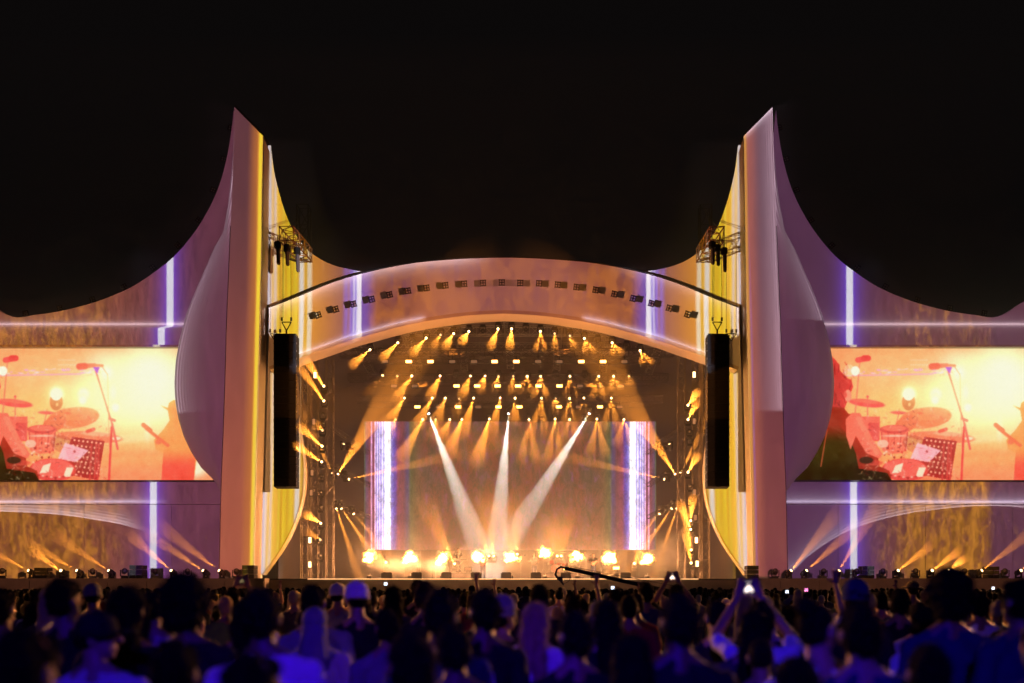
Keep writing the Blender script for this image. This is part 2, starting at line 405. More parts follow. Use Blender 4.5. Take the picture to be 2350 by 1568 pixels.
def extrude_poly(bm, pts, y0, y1):
    """outline pts [(x,z)] in front-plane order, thickness from y0 (front) to y1 (back)"""
    f = [bm.verts.new((x, y0, z)) for x, z in pts]; g = [bm.verts.new((x, y1, z)) for x, z in pts]
    n = len(pts)
    bm.faces.new(f); bm.faces.new(g[::-1])
    for i in range(n):
        bm.faces.new((f[i], f[(i+1) % n], g[(i+1) % n], g[i]))
    bmesh.ops.recalc_face_normals(bm, faces=bm.faces[:])
def smooth_curve(pts, n=6):
    """Catmull-Rom through 2-d points"""
    out = []; P = [pts[0]]+list(pts)+[pts[-1]]
    for i in range(1, len(P)-2):
        p0, p1, p2, p3 = (np.array(q, float) for q in P[i-1:i+3])
        for k in range(n):
            t = k/n
            out.append(tuple(.5*((2*p1)+(-p0+p2)*t+(2*p0-5*p1+4*p2-p3)*t*t+(-p0+3*p1-3*p2+p3)*t**3)))
    out.append(tuple(pts[-1])); return out

# ------------------------------------------------------------------ ground and stage
bm = bmesh.new(); bmesh.ops.create_grid(bm, x_segments=1, y_segments=1, size=900)
tag(link('ground', mesh(bm, 'ground', M_GROUND)), kind='structure')
DX = 14.0
FY = 59.0
stage = tag(link('stage_platform', boxm('stage_platform', (0, 67.6, ZB/2), (2*DX, 17.2, ZB-.008), M_DECK)), kind='structure')
bm = bmesh.new(); bx(bm, (0, FY-.03, ZB/2-.04), (2*DX, .06, ZB-.1)); link('fascia', mesh(bm, 'fascia', M_FASC), stage)
link('edge_strip', boxm('edge_strip', (0, FY-.07, ZB-.03), (2*DX-4.6, .05, .045), emat('deck_edge_light', (1, .5, .2), 1.6)), stage)
for sd, nm in ((-1, 'wing_platform_left'), (1, 'wing_platform_right')):
    o = tag(link(nm, boxm(nm, (sd*(DX+.02+16), 60.6, ZB/2), (32, 5.2, ZB), M_FASC)), kind='structure')
    for k in range(14):
        link('fascia_panel', boxm('fascia_panel', (sd*(DX+1.2+k*2.3), 57.96, ZB/2-.05), (2.26, .05, ZB-.25), M_FASC), o)

# ------------------------------------------------------------------ scenic front
def side_name(sd): return 'left' if sd < 0 else 'right'
for sd in (-1, 1):
    # wing wall: upper sheet with the sweeping top, lower band under a joint
    o = empty('scenic_wing_wall', (0, YW, ZB), f'tall {"purple" if sd<0 else "violet"} wall sweeping up in a concave curve, {side_name(sd)} side of the stage', 'wall', 'sweeping wing walls')
    top = smooth_curve([(-ax(x, YW), hz(y, YW)) for x, y in WTOP], 5)
    for i, p in enumerate(WTOP): pass
    top = [(-abs(x), z) for x, z in top]
    xl = top[0][0]
    zj = hz(1158, YW)
    up = [(xl, zj+.015)]+top+[(-ax(545, YW), hz(330, YW)), (-15.4, hz(430, YW)), (-15.4, zj+.015)]
    bm = bmesh.new(); extrude_poly(bm, [(x*-sd, z-ZB) for x, z in up], 0, .5); link('upper_panel', mesh(bm, 'upper_panel', M_PANEL), o)
    xs = [xl, -32, -26.5, -21, -15.4]
    for i in range(4):
        bm = bmesh.new(); extrude_poly(bm, [((xs[i]+.008)*-sd, .004), ((xs[i+1]-.008)*-sd, .004), ((xs[i+1]-.008)*-sd, zj-.015-ZB), ((xs[i]+.008)*-sd, zj-.015-ZB)], -.02, .48)
        link('lower_panel', mesh(bm, 'lower_panel', M_PANEL), o)
    # tower: leaf, pylon face and its inner return
    t = empty('scenic_sail_tower', (0, YP, ZB), f'pointed sail tower with bulging leaf on the {side_name(sd)} of the arch', 'tower', 'pointed sail towers')
    zt = max(z for z, a in LEAF)
    rows = 70; cols = 14; bm = bmesh.new(); G = []
    zb = min(z for z, a in LEAF)
    for i in range(rows+1):
        z = zb+(zt-zb)*i/rows; e = interp(LEAF, z); sm = interp(SEAM, z); e = max(e, sm+.004)
        r = []
        for j in range(cols+1):
            q = j/cols; y = (YL-(YL-YP-.06)*math.sin(q*PI/2)) if e-sm > .01 else YP+.06
            y = YP+.06+(y-YP-.06)*min(1, (e-sm)/.9)
            r.append(bm.verts.new((sd*(e+(sm-e)*q), y-YP, z-ZB)))
        r.insert(0, bm.verts.new((sd*(e-.02), YL+.45-YP, z-ZB)))
        G.append(r)
    for i in range(rows):
        for j in range(cols+1):
            bm.faces.new((G[i][j], G[i][j+1], G[i+1][j+1], G[i+1][j]))
    bmesh.ops.recalc_face_normals(bm, faces=bm.faces[:])
    link('leaf_panel', mesh(bm, 'leaf_panel', M_PANEL, True), t)
    tip = max(z for z, a in SEAM)
    pts = [(a, z) for z, a in sorted(SEAM)]+[(a, z) for z, a in sorted(PYL, reverse=True)]
    bm = bmesh.new(); extrude_poly(bm, [(sd*a, z-ZB+.002) for a, z in pts], 0, .22); link('pylon_face', mesh(bm, 'pylon_face', M_PANEL), t)
    bm = bmesh.new(); jt = [(z, a) for z, a in sorted(SEAM) if z < hz(515, YP)]
    for (z0, a0), (z1, a1) in zip(jt, jt[1:]):
        bm.faces.new([bm.verts.new((sd*a, -.004, z-ZB)) for a, z in ((a0-.02, z0+.01), (a0+.025, z0+.01), (a1+.025, z1+.01), (a1-.02, z1+.01))])
    bmesh.ops.recalc_face_normals(bm, faces=bm.faces[:]); link('panel_joint', mesh(bm, 'panel_joint', M_CASE), t)
    P = sorted(PYL); bm = bmesh.new(); v0 = None
    zc = P[-1][0]
    for z, a in P+[(zc-.0, P[-1][1])]:
        dz = 0
        v = (bm.verts.new((sd*(a+.03), .225, z-ZB+.004)), bm.verts.new((sd*(a-.02), 1.5, z-ZB-(.35 if z >= zc-.1 else 0))))
        v2 = (bm.verts.new((sd*(a+.3), .225, z-ZB+.004)), bm.verts.new((sd*(a+.3), 1.5, z-ZB-(.35 if z >= zc-.1 else 0))))
        if v0: bm.faces.new((v0[0], v0[1], v[1], v[0])); bm.faces.new((v00[0], v[0+0] if False else v2[0], v2[1], v00[1]))
        v0, v00 = v, v2
    bmesh.ops.recalc_face_normals(bm, faces=bm.faces[:])
    link('side_return', mesh(bm, 'side_return', M_RIM), t)
    bm = bmesh.new(); zpt, apt = P[-1]
    a0, z0 = interp(SEAM, tip), tip
    dd = Vector((apt-a0, zpt-z0)); nn = Vector((dd.y, -dd.x)).normalized()*-.05
    link('top_edge_trim', mesh((lambda b: (extrude_poly(b, [(sd*a0, z0-ZB+.01), (sd*apt, zpt-ZB+.01), (sd*(apt-.04), zpt-ZB+.12), (sd*(a0-.02), z0-ZB+.14)], -.03, 1.2), b)[1])(bm), 'top_edge_trim', M_CASE), t)
    # inner wall between tower and arch
    iw = empty('scenic_inner_wall', (0, YI, ZB), f'yellow and white striped inner wall beside the {side_name(sd)} speaker column', 'wall', 'striped inner walls')
    c1 = smooth_curve([(-ax(x, YI), hz(y, YI)) for x, y in [(621,334),(628,390),(640,442),(655,490),(674,532),(696,563),(721,586),(752,604),(790,616),(835,623.5),(880,627)]], 4)
    c2 = smooth_curve([(-ax(x, YI), hz(y, YI)) for x, y in [(684,816),(674,860),(671,905),(677,955),(686,1005),(693,1050),(695.5,1090),(692,1135),(681,1180),(662,1226),(636,1270),(601,1318)]], 5)
    lx = [(-ax(x, YI), hz(y, YI)) for x, y in [(590,1318),(600,1000),(606,735),(611,500),(615,334)]]
    pts = c1+[(-ax(880, YI), hz(690, YI))]+[(-ax(800, YI), hz(730, YI))]+c2+lx
    bm = bmesh.new(); extrude_poly(bm, [(x*-sd, z-ZB+.006) for x, z in pts], 0, .12); link('striped_face', mesh(bm, 'striped_face', M_PANEL), iw)
    bm = bmesh.new()
    ed = c2
    inn = [(x-.0, z) for x, z in ed]
    vv = []
    for i, (x, z) in enumerate(ed):
        x0, z0_ = ed[max(0, i-1)]; x1, z1_ = ed[min(len(ed)-1, i+1)]
        d = Vector((x1-x0, z1_-z0_)).normalized(); nrm = Vector((-d.y, d.x))
        ox, oz = x+nrm.x*.09, z+nrm.y*.09
        vv.append([bm.verts.new((-sd*px, py, pz-ZB+.006)) for px, py, pz in ((x, -.03, z), (ox, -.03, oz), (ox, .75, oz), (x, .75, z))])
    for a, b in zip(vv, vv[1:]):
        for k in range(4): bm.faces.new((a[k], a[(k+1) % 4], b[(k+1) % 4], b[k]))
    bmesh.ops.recalc_face_normals(bm, faces=bm.faces[:])
    link('edge_rim', mesh(bm, 'edge_rim', M_RIM), iw)

# arch
ar = empty('proscenium_arch', (0, YA, hz(712, YA)), 'wide shallow mauve arch band over the stage opening', 'arch')
zr = hz(712, YA)
at_ = smooth_curve(AT, 5); ab_ = smooth_curve(AB, 5)
full_t = at_+[(-x, z) for x, z in at_[-2::-1]]; full_b = ab_+[(-x, z) for x, z in ab_[-2::-1]]
bm = bmesh.new()
G = []
tx = [p[0] for p in full_b]
for x, zb_ in full_b:
    zt_ = float(np.interp(x, [p[0] for p in full_t], [p[1] for p in full_t]))
    G.append([bm.verts.new((x, -.0, zb_-zr)), bm.verts.new((x, 0, (zb_+zt_)/2-zr)), bm.verts.new((x, 0, zt_-zr)), bm.verts.new((x, .55, zt_-zr-.02)), bm.verts.new((x, .55, zb_-zr))])
for a, b in zip(G, G[1:]):
    for k in range(5): bm.faces.new((a[k], b[k], b[(k+1) % 5], a[(k+1) % 5]))
bmesh.ops.recalc_face_normals(bm, faces=bm.faces[:])
link('band_face', mesh(bm, 'band_face', M_PANEL), ar)
def ribbon(name, pts, off0, off1, y0, y1, m, parent, z0):
    bm = bmesh.new(); vv = []
    for i, (x, z) in enumerate(pts):
        x0, a0 = pts[max(0, i-1)]; x1, a1 = pts[min(len(pts)-1, i+1)]
        d = Vector((x1-x0, a1-a0)).normalized(); n = Vector((-d.y, d.x))
        vv.append([bm.verts.new((x+n.x*o, y, z+n.y*o-z0)) for o, y in ((off0, y0), (off1, y0), (off1, y1), (off0, y1))])
    for a, b in zip(vv, vv[1:]):
        for k in range(4): bm.faces.new((a[k], a[(k+1) % 4], b[(k+1) % 4], b[k]))
    bm.faces.new(vv[0]); bm.faces.new(vv[-1][::-1])
    bmesh.ops.recalc_face_normals(bm, faces=bm.faces[:])
    return link(name, mesh(bm, name, m), parent)
ribbon('soffit_rim', full_b, -.22, -.004, -.03, 1.7, M_RIM, ar, zr)
ribbon('top_trim', full_t, .003, .095, .05, .5, M_CASE, ar, zr)

# ------------------------------------------------------------------ video screens
def feed():
    """the live picture shown on both side screens, painted in feed pixels (x 1835..2450, y 800..1102 of the photo)"""
    w, h = 540, 266
    xs = 1835+(np.arange(w)+.5)/w*615; ys = 800+(np.arange(h)+.5)/h*302
    Xg, Yg = np.meshgrid(xs, ys); I = np.zeros((h, w, 3))
    rng = np.random.default_rng(3)
    L = lambda r, g, b: np.array([r, g, b], float)
    def mixc(a, c):
        nonlocal I
        a = np.clip(a, 0, 1)[..., None]; I = I*(1-a)+L(*c)*a
    def sm(v, lo, hi): t = np.clip((v-lo)/(hi-lo), 0, 1); return t*t*(3-2*t)
    def blob(cx, cy, rx, ry, soft=1.0): return 1-sm(np.hypot((Xg-cx)/rx, (Yg-cy)/ry), 1-soft, 1.0)
    def elp(cx, cy, rx, ry, rot=0, e=1.5):
        c, s_ = math.cos(rot), math.sin(rot); u = (Xg-cx)*c+(Yg-cy)*s_; v = -(Xg-cx)*s_+(Yg-cy)*c
        return np.clip((1-np.hypot(u/rx, v/ry))*min(rx, ry)/e+.5, 0, 1)
    def seg(x0, y0, x1, y1, r0, r1=None):
        r1 = r0 if r1 is None else r1
        dx, dy = x1-x0, y1-y0; t = np.clip(((Xg-x0)*dx+(Yg-y0)*dy)/(dx*dx+dy*dy), 0, 1)
        return np.clip((r0+(r1-r0)*t)-np.hypot(Xg-x0-dx*t, Yg-y0-dy*t)+.5, 0, 1)
    def poly(P):
        inside = np.zeros_like(Xg, bool); n = len(P)
        for i in range(n):
            (x0, y0), (x1, y1) = P[i], P[(i+1) % n]
            if y0 == y1: continue
            c = ((Yg < y0) != (Yg < y1)) & (Xg < (x1-x0)*(Yg-y0)/(y1-y0)+x0); inside ^= c
        return inside.astype(float)
    g = np.clip((Yg-800)/302, 0, 1)
    base = [(0, (248, 176, 110)), (.2, (252, 190, 118)), (.45, (252, 206, 120)), (.7, (252, 190, 112)), (.85, (250, 165, 100)), (1, (246, 140, 96))]
    for c in range(3): I[..., c] = np.interp(g, [b[0] for b in base], [b[1][c] for b in base])
    mixc(blob(2230, 900, 190, 140)*1.2, (255, 243, 190)); mixc(blob(2330, 900, 170, 150)*1.1, (255, 246, 205)); mixc(blob(2300, 870, 110, 120)*1.2, (255, 248, 222)); mixc(blob(2420, 930, 90, 110)*1.1, (255, 247, 215))
    mixc(blob(2200, 830, 60, 40)*.6, (255, 240, 205))
    mixc(sm(Xg, 2060, 1900)*.28, (244, 130, 96))
    mixc(blob(2200, 855, 24, 26)*1.0, (255, 250, 235))
    for k in range(60):       # light trusses in the distance
        x = rng.uniform(1925, 2190); y = 852+rng.uniform(-7, 9); mixc(blob(x, y, rng.uniform(3, 12), rng.uniform(1, 3), .8)*.8, [(255, 225, 250), (230, 150, 245), (255, 190, 120)][k % 3])
    mixc(seg(1940, 862, 2140, 858, 1.6)*.7, (250, 150, 215))
    for k in range(22): mixc(elp(2090+k % 8*5.2, 826+(k//8)*11, 1.2, .9)*.9, (255, 240, 225))
    # floor streaks
    mixc((1-sm(abs(Yg-(1010-(Xg-2200)*.08)), 3, 16))*sm(Xg, 2170, 2240)*.6, (255, 225, 165)); mixc((1-sm(abs(Yg-(1045-(Xg-2200)*.05)), 2, 12))*sm(Xg, 2180, 2230)*.5, (246, 150, 90))
    mixc(sm(Yg, 1060, 1102)*sm(Xg, 2160, 2260)*.6, (248, 150, 100))
    mixc(blob(2395, 1075, 60, 34)*1.4*sm(Xg, 2385, 2400), (255, 236, 205))
    # flames
    for (x, y, r) in ((2085, 905, 22), (2147, 905, 19), (2145, 918, 13), (2220, 935, 13)):
        mixc(blob(x, y, r*1.5, r*2.0)*.75, (255, 244, 170)); mixc(blob(x, y, r, r*1.1, .7), (255, 254, 240))
    mixc(blob(2215, 900, 12, 26)*.9, (255, 252, 235)); mixc(blob(2293, 985, 12, 42)*.5, (255, 250, 225))
    R1, R2, R3, DK = (222, 92, 84), (232, 112, 92), (240, 140, 96), (120, 40, 30)
    # far drum person, head
    mixc(elp(2084, 922, 15, 20)*.9, (196, 120, 66)); mixc(elp(2084, 905, 13, 14), (255, 250, 225)); mixc(elp(2086, 928, 3, 4)*.7, (255, 225, 150))
    # amplifier stack
    mixc(poly([(1965, 955), (2018, 955), (2018, 1010), (1965, 1010)])*.8, R1); mixc(poly([(1992, 970), (2016, 970), (2016, 1012), (1992, 1012)]), (214, 84, 76))
    # cymbals
    mixc(elp(1988, 925, 42, 9, .12), R1); mixc(elp(1988, 921, 36, 4, .12)*.5, R3); mixc(seg(1990, 908, 1990, 1012, 1.2), R2); mixc(elp(1990, 910, 3, 3), R1)
    mixc(elp(2062, 947, 20, 4, .05), R2); mixc(seg(2062, 947, 2050, 1000, .9), R2)
    mixc(elp(2123, 959, 60, 24, -.12), (236, 136, 84)); mixc(elp(2080, 972, 30, 18, -.5), (222, 120, 78)); mixc(elp(2135, 950, 44, 15, -.12)*.35, (246, 166, 98)); mixc(elp(2110, 948, 8, 3), (214, 110, 70))
    mixc(elp(2160, 1003, 76, 13, .06), (238, 130, 88)); mixc(elp(2180, 996, 40, 5, .06)*.6, (252, 200, 150)); mixc(elp(2150, 1008, 12, 3)*.7, (255, 210, 170)); mixc(elp(2222, 1006, 10, 4), (255, 230, 190)); mixc(seg(2155, 990, 2170, 985, 4), (214, 92, 70))
    # toms
    mixc(poly([(2018, 985), (2084, 985), (2080, 1032), (2024, 1032)]), (236, 120, 92)); mixc(elp(2051, 1032, 28, 9), (236, 120, 92)); mixc(elp(2051, 985, 33, 10), (206, 76, 70)); mixc(elp(2051, 983, 27, 6.5), (234, 116, 92))
    for k in range(5): mixc(seg(2022+k*15, 992, 2025+k*13, 1030, 1.1), (196, 70, 62))
    mixc(elp(2051, 1000, 26, 2)*.8, (255, 215, 185))
    for k in range(90):
        x, y = rng.uniform(1985, 2110), rng.uniform(1012, 1060); mixc(elp(x, y, rng.uniform(1, 3.5), rng.uniform(1, 3))*.8, [(255, 220, 190), (200, 60, 55), (120, 36, 34), (246, 150, 110)][k % 4])
    mixc(elp(2100, 1020, 30, 20, .4)*.3, DK)
    # perforated panel and set list
    mixc(poly([(2120, 1002), (2195, 1012), (2180, 1102), (2090, 1085)]), (170, 52, 46))
    for i in range(7):
        for j in range(7): mixc(elp(2126+i*10-j*3.4, 1010+j*11.5+i*1.2, 2.3, 2.3), (255, 200, 160))
    mixc(poly([(2104, 1016), (2148, 1030), (2158, 1034), (2140, 1052), (2128, 1060), (2088, 1052)])*.9, (246, 196, 206)); 
    for k in range(6): mixc(seg(2103+k*2, 1026+k*5, 2140-k*3, 1035+k*4.4, .8)*.6, (236, 120, 130))
    mixc(elp(2126, 1036, 3, 3)*.8, (150, 50, 50))
    # snare
    mixc(elp(2076, 1078, 53, 26, .03), (214, 72, 66)); mixc(elp(2076, 1074, 48, 20, .03), (232, 104, 92)); mixc(elp(2076, 1070, 22, 9)*.6, (224, 84, 76)); mixc(poly([(2054, 1068), (2072, 1062), (2066, 1084), (2046, 1086)]), (255, 226, 196)); mixc(poly([(2108, 1072), (2124, 1072), (2116, 1094), (2100, 1094)]), (255, 226, 196))
    for k in range(12): mixc(elp(2025+k*9.5, 1096-abs(k-6)*1.4, 3, 2)*.8, (255, 210, 180) if k % 2 else (150, 44, 40))
    for x in (2165, 2182, 2176): mixc(seg(x, 1020, x-4, 1102, 2.2), (206, 70, 62)); 
    for k in range(26): mixc(elp(rng.uniform(2140, 2190), rng.uniform(1050, 1102), 2, 2)*.7, (255, 190, 160) if k % 2 else (160, 46, 42))
    # near microphone left and mic stand centre
    mixc(seg(1956, 1010, 1972, 832, 1.5)*.8, R2); mixc(seg(1968, 826, 1990, 822, 6.5), (226, 84, 78)); mixc(seg(1982, 822, 1991, 822, 7), (206, 66, 62))
    mixc(seg(2172, 842, 2212, 972, 2.0), R1); mixc(seg(2212, 972, 2225, 1030, 2.6), R1); mixc(seg(2211, 980, 2205, 1102, 2.6), (206, 70, 66)); mixc(seg(2206, 960, 2218, 965, 3), R1)
    mixc(seg(2190, 842, 2202, 860, .9), R3); mixc(seg(2202, 860, 2206, 1040, .9)*.8, R3)
    mixc(seg(2137, 841, 2172, 838, 6.5, 4.5), (240, 120, 84)); mixc(seg(2137, 841, 2150, 840, 7.4), (228, 96, 70)); mixc(seg(2174, 838, 2190, 839, 3), (236, 130, 90)); mixc(poly([(2168, 842), (2184, 842), (2178, 858)]), (140, 60, 210))
    # guitarist
    mixc(poly([(2322, 930), (2340, 936), (2342, 925), (2352, 918), (2372, 920), (2382, 932), (2392, 936), (2382, 942), (2378, 965), (2400, 985), (2408, 1030), (2426, 1038), (2406, 1050), (2400, 1102), (2325, 1102), (2330, 1040), (2312, 1030), (2308, 1010), (2330, 985), (2344, 965), (2340, 942)]), (244, 158, 84))
    m = poly([(2330, 1030), (2405, 1025), (2400, 1102), (2325, 1102)]); mixc(m*sm(Yg, 1025, 1075), (226, 84, 66))
    mixc(seg(2290, 983, 2340, 1022, 3.5, 4), (226, 112, 72)); mixc(seg(2284, 975, 2300, 988, 5), (220, 104, 70)); mixc(elp(2318, 1014, 7, 6), (232, 120, 80))
    # drummer seen from behind
    Xg = Xg-45
    mixc(poly([(1730, 800), (1864, 818), (1880, 836), (1882, 850), (1896, 866), (1908, 872), (1912, 888), (1902, 912), (1892, 938), (1730, 942)]), (206, 62, 56))
    for k in range(40):
        x, y = rng.uniform(1850, 1910), rng.uniform(830, 925); mixc(seg(x, y, x+rng.uniform(-4, 10), y+rng.uniform(8, 22), .9)*.6, [(150, 34, 34), (232, 100, 86), (120, 24, 28)][k % 3])
    mixc(elp(1900, 908, 8, 14), (246, 150, 120)); mixc(elp(1894, 906, 4, 7), (220, 90, 76)); mixc(elp(1903, 850, 12, 14)*.6, (255, 220, 170)); mixc(elp(1917, 851, 10, 11), (255, 250, 232))
    mixc(poly([(1730, 930), (1890, 935), (1902, 950), (1925, 950), (1938, 985), (1968, 1035), (1972, 1070), (1995, 1080), (2000, 1102), (1730, 1102)]), (164, 52, 34))
    dk = poly([(1730, 990), (1880, 975), (1902, 1000), (1918, 1040), (1925, 1075), (1990, 1085), (2000, 1102), (1730, 1102)]); mixc(dk*sm(Yg, 970, 1020)*.95, (64, 52, 14)); mixc(dk*sm(Yg, 1030, 1095)*.75, (40, 26, 8))
    mixc(poly([(1895, 962), (1908, 948), (1928, 948), (1942, 975), (1958, 1010), (1980, 1042), (1972, 1052), (1942, 1040), (1918, 1000), (1906, 1032), (1896, 1000)]), (236, 116, 92)); mixc(seg(1924, 960, 1966, 1038, 6)*.5, (246, 150, 116))
    mixc(elp(1980, 1018, 13, 9), (250, 190, 160)); mixc(seg(1838, 1070, 1852, 985, 1.2)*.8, (230, 90, 60))
    mixc(elp(1960, 1062, 20, 6)*.7, (214, 80, 66)); mixc(elp(1942, 1056, 16, 8)*.8, (44, 34, 16))
    Xg = Xg+45
    for k in range(420):      # glints and clutter over the drum kit
        x, y = rng.uniform(1975, 2200), rng.uniform(935, 1100); a_ = rng.uniform(0, 3.14); q = rng.uniform(2, 8)
        mixc(seg(x, y, x+math.cos(a_)*q, y+math.sin(a_)*q, rng.uniform(.5, 1.3))*rng.uniform(.15, .5), [(255, 214, 176), (176, 50, 46), (246, 150, 108), (255, 236, 214), (120, 34, 32)][k % 5])
    mixc(blob(2240, 905, 150, 120)*.35, (255, 246, 205)); mixc(blob(2150, 905, 120, 60)*.30, (255, 240, 190)); mixc(blob(2040, 860, 120, 60)*.25, (255, 214, 160))
    def bl(A, r):
        for ax_ in (0, 1):
            k_ = np.ones(2*r+1)/(2*r+1)
            A = np.apply_along_axis(lambda q: np.convolve(np.pad(q, r, mode='edge'), k_, 'valid'), ax_, A)
        return A
    tex = sum(bl(rng.normal(0, 1, I.shape[:2]), r)*r*a for r, a in ((1, 4.5), (3, 5.0), (8, 5.0)))
    I = I+tex[..., None]*np.array([.5, 1.0, .9])*(1-np.clip((I.mean(-1)-175)/70, 0, .8))[..., None]
    soft = bl(bl(I, 1), 1); I = I*.86+np.array([255, 206, 150])*.14*np.clip((I.mean(-1)-70)/60, 0, 1)[..., None]+I*.14*(1-np.clip((I.mean(-1)-70)/60, 0, 1))[..., None]; glow_ = bl(np.clip(I-205, 0, 50)*2.2, 16); I = .35*I+.65*soft+glow_*.42
    I = 255-(255-np.clip(I, 0, 255))*(1-.10*blob(2230, 900, 330, 260)[..., None])
    I = np.clip((I-128)*1.04+126, 0, 255)
    I = np.clip(I+rng.normal(0, 3.5, I.shape[:2])[..., None], 0, 255)/255
    lin = np.where(I <= .04045, I/12.92, ((I+.055)/1.055)**2.4)
    return lin, xs, ys
FEED, FXS, FYS = feed()
def screen_mat():
    m = bpy.data.materials.new('led_video_face'); m.use_nodes = True; nt = m.node_tree; nt.nodes.clear(); N.nt = nt
    o = nt.nodes.new('ShaderNodeOutputMaterial'); e = nt.nodes.new('ShaderNodeEmission'); a = nt.nodes.new('ShaderNodeVertexColor'); a.layer_name = 'feed'
    nt.links.new(a.outputs[0], e.inputs[0]); e.inputs[1].default_value = 1.0; nt.links.new(e.outputs[0], o.inputs[0])
    try: m.cycles.emission_sampling = 'NONE'
    except Exception: pass
    return m
M_SCR = screen_mat()
def video_screen(px0, px1, off, label):
    Y = 61.55
    p0 = W(px0, 1102, Y); p1 = W(px1, 800, Y)
    n = int((px1-px0)*.8777); h = 266
    o = empty('video_screen', (p0.x, Y, p0.z), label, 'screen', 'side video screens')
    xs = np.linspace(0, p1.x-p0.x, n+1); zs = np.linspace(p1.z-p0.z, 0, h+1)
    v = np.zeros(((n+1)*(h+1), 3)); gx, gz = np.meshgrid(xs, zs); v[:, 0] = gx.ravel(); v[:, 2] = gz.ravel(); v[:, 1] = -.012
    i, j = np.meshgrid(np.arange(n), np.arange(h)); a = (j*(n+1)+i).ravel(); F_ = np.stack([a+n+1, a+n+2, a+1, a], 1)
    me = bpy.data.meshes.new('display'); me.vertices.add(len(v)); me.vertices.foreach_set('co', v.ravel().astype(np.float32))
    me.loops.add(F_.size); me.loops.foreach_set('vertex_index', F_.ravel().astype(np.int32)); me.polygons.add(len(F_)); me.polygons.foreach_set('loop_start', np.arange(0, F_.size, 4, dtype=np.int32))
    me.update(calc_edges=True)
    colx = np.clip(((px0+(np.arange(n+1))/n*(px1-px0)+off)-1835)/615*540-.5, 0, 539).astype(int); rowy = np.clip(np.arange(h+1)-.5, 0, 265).astype(int)
    c = np.ones(((n+1)*(h+1), 4), np.float32); c[:, :3] = FEED[rowy][:, colx].reshape(-1, 3)
    at = me.color_attributes.new('feed', 'FLOAT_COLOR', 'POINT'); at.data.foreach_set('color', c.ravel())
    me.materials.append(M_SCR); link('display', me, o)
    w_, h_ = p1.x-p0.x, p1.z-p0.z
    link('cabinet_back', boxm('cabinet_back', (w_/2, .19, h_/2), (w_, .36, h_), M_CASE), o)
    link('header', boxm('header', (w_/2, -.05, h_+.085), (w_+.02, .55, .13), M_RIM), o)
    link('bottom_trim', boxm('bottom_trim', (w_/2, .05, -.06), (w_+.02, .3, .05), M_CASE), o)
video_screen(-230, 512, 1955, 'big orange video screen left of the left leaf with guitarist at its edge')
video_screen(1801, 2560, 0, 'big orange video screen on the right showing the drummer from behind')

# ------------------------------------------------------------------ stage interior shell
YB = 73.8
def backdrop():
    o = empty('backdrop_screen', (0, YB, hz(1262, YB)), 'central backdrop screen with bright white and violet bars at both sides', 'screen')
    x0 = -ax(836, YB); w_ = -2*x0; h_ = hz(968, YB)-hz(1262, YB)
    m = bpy.data.materials.new('backdrop_led_face'); m.use_nodes = True; nt = m.node_tree; nt.nodes.clear(); N.nt = nt
    out = nt.nodes.new('ShaderNodeOutputMaterial'); e = nt.nodes.new('ShaderNodeEmission'); tc = nt.nodes.new('ShaderNodeTexCoord'); sp = nt.nodes.new('ShaderNodeSeparateXYZ')
    nt.links.new(tc.outputs['Object'], sp.inputs[0]); X, Z = N(sp.outputs[0]), N(sp.outputs[2])
    px = lambda p: ax(p, YB)
    a = abs(X)
    A0, A1 = px(836), px(990)
    L_ = [(836,s(70,80,60)),(838,s(70,80,60)),(840,s(84,60,90)),(850,s(120,50,50)),(853,s(220,160,210)),(855,s(120,56,70)),(859,s(140,60,80)),(861,s(240,200,240)),(863,s(110,70,150)),(867,s(225,210,245)),(869,s(120,90,190)),(872,s(240,225,250)),(874,s(130,110,210)),(878,s(245,235,252)),(881,s(160,150,230)),(884,s(255,250,255)),(896,s(255,252,255)),(898,s(180,165,240)),(903,s(110,90,200)),(908,s(110,70,170)),(913,s(150,66,100)),(925,s(120,58,62)),(935,s(78,70,120)),(942,s(90,100,60)),(955,s(110,88,56)),(990,s(112,78,56))]
    wob = noi(vec(X*6.0, Z*3.0, 2.0), 3.0, 3)
    edge = ss(a, px(893), px(899))*0
    f = (A0-a)/(A0-A1)+(wob-.5)*.10*ss((A0-a)/(A0-A1), .40, .44)
    c = ramp(f, [((A0-px(p))/(A0-A1), k) for p, k in L_])
    n = noi(vec(X*1.5, Z*.7, 0.0), 1.7, 8, .85, .6)
    n2 = noi(vec(X*1.1, Z*.3, 9.0), 1.0, 4, .7)
    cen = cm(ss(n2, .4, .62), s(132, 70, 44), s(100, 78, 60)); cen = cm(ss(n, .52, .60)*.7, cen, s(104, 56, 104)); cen = cm(ss(n, .48, .40)*.6, cen, s(80, 96, 56)); cen = cm(ss(n, .64, .68)*.8, cen, s(170, 96, 80))
    c = cm(ss(a, px(985), px(940)), c, c)
    c = cm(ss(f, .72, .95), c, cen)
    c = cmul(c, .35+1.25*ss(n, .3, .7))
    bars = ss((A0-a)/(A0-A1), .40, .38)
    N.put(e.inputs[0], c); N.put(e.inputs[1], bars*.55+.95); nt.links.new(e.outputs[0], out.inputs[0])
    m.cycles.emission_sampling = 'FRONT'
    link('display', boxm('display', (0, -.02, h_/2), (w_, .03, h_), m), o)
    link('cabinet_back', boxm('cabinet_back', (0, .2, h_/2), (w_, .36, h_), M_CASE), o)
    for k in range(8):
        x = x0+w_*(k+.5)/8; link('support_leg', boxm('support_leg', (x, .2, -(hz(1262, YB)-ZB)/2), (.12, .12, hz(1262, YB)-ZB-.02), M_DARKTR), o)
backdrop()
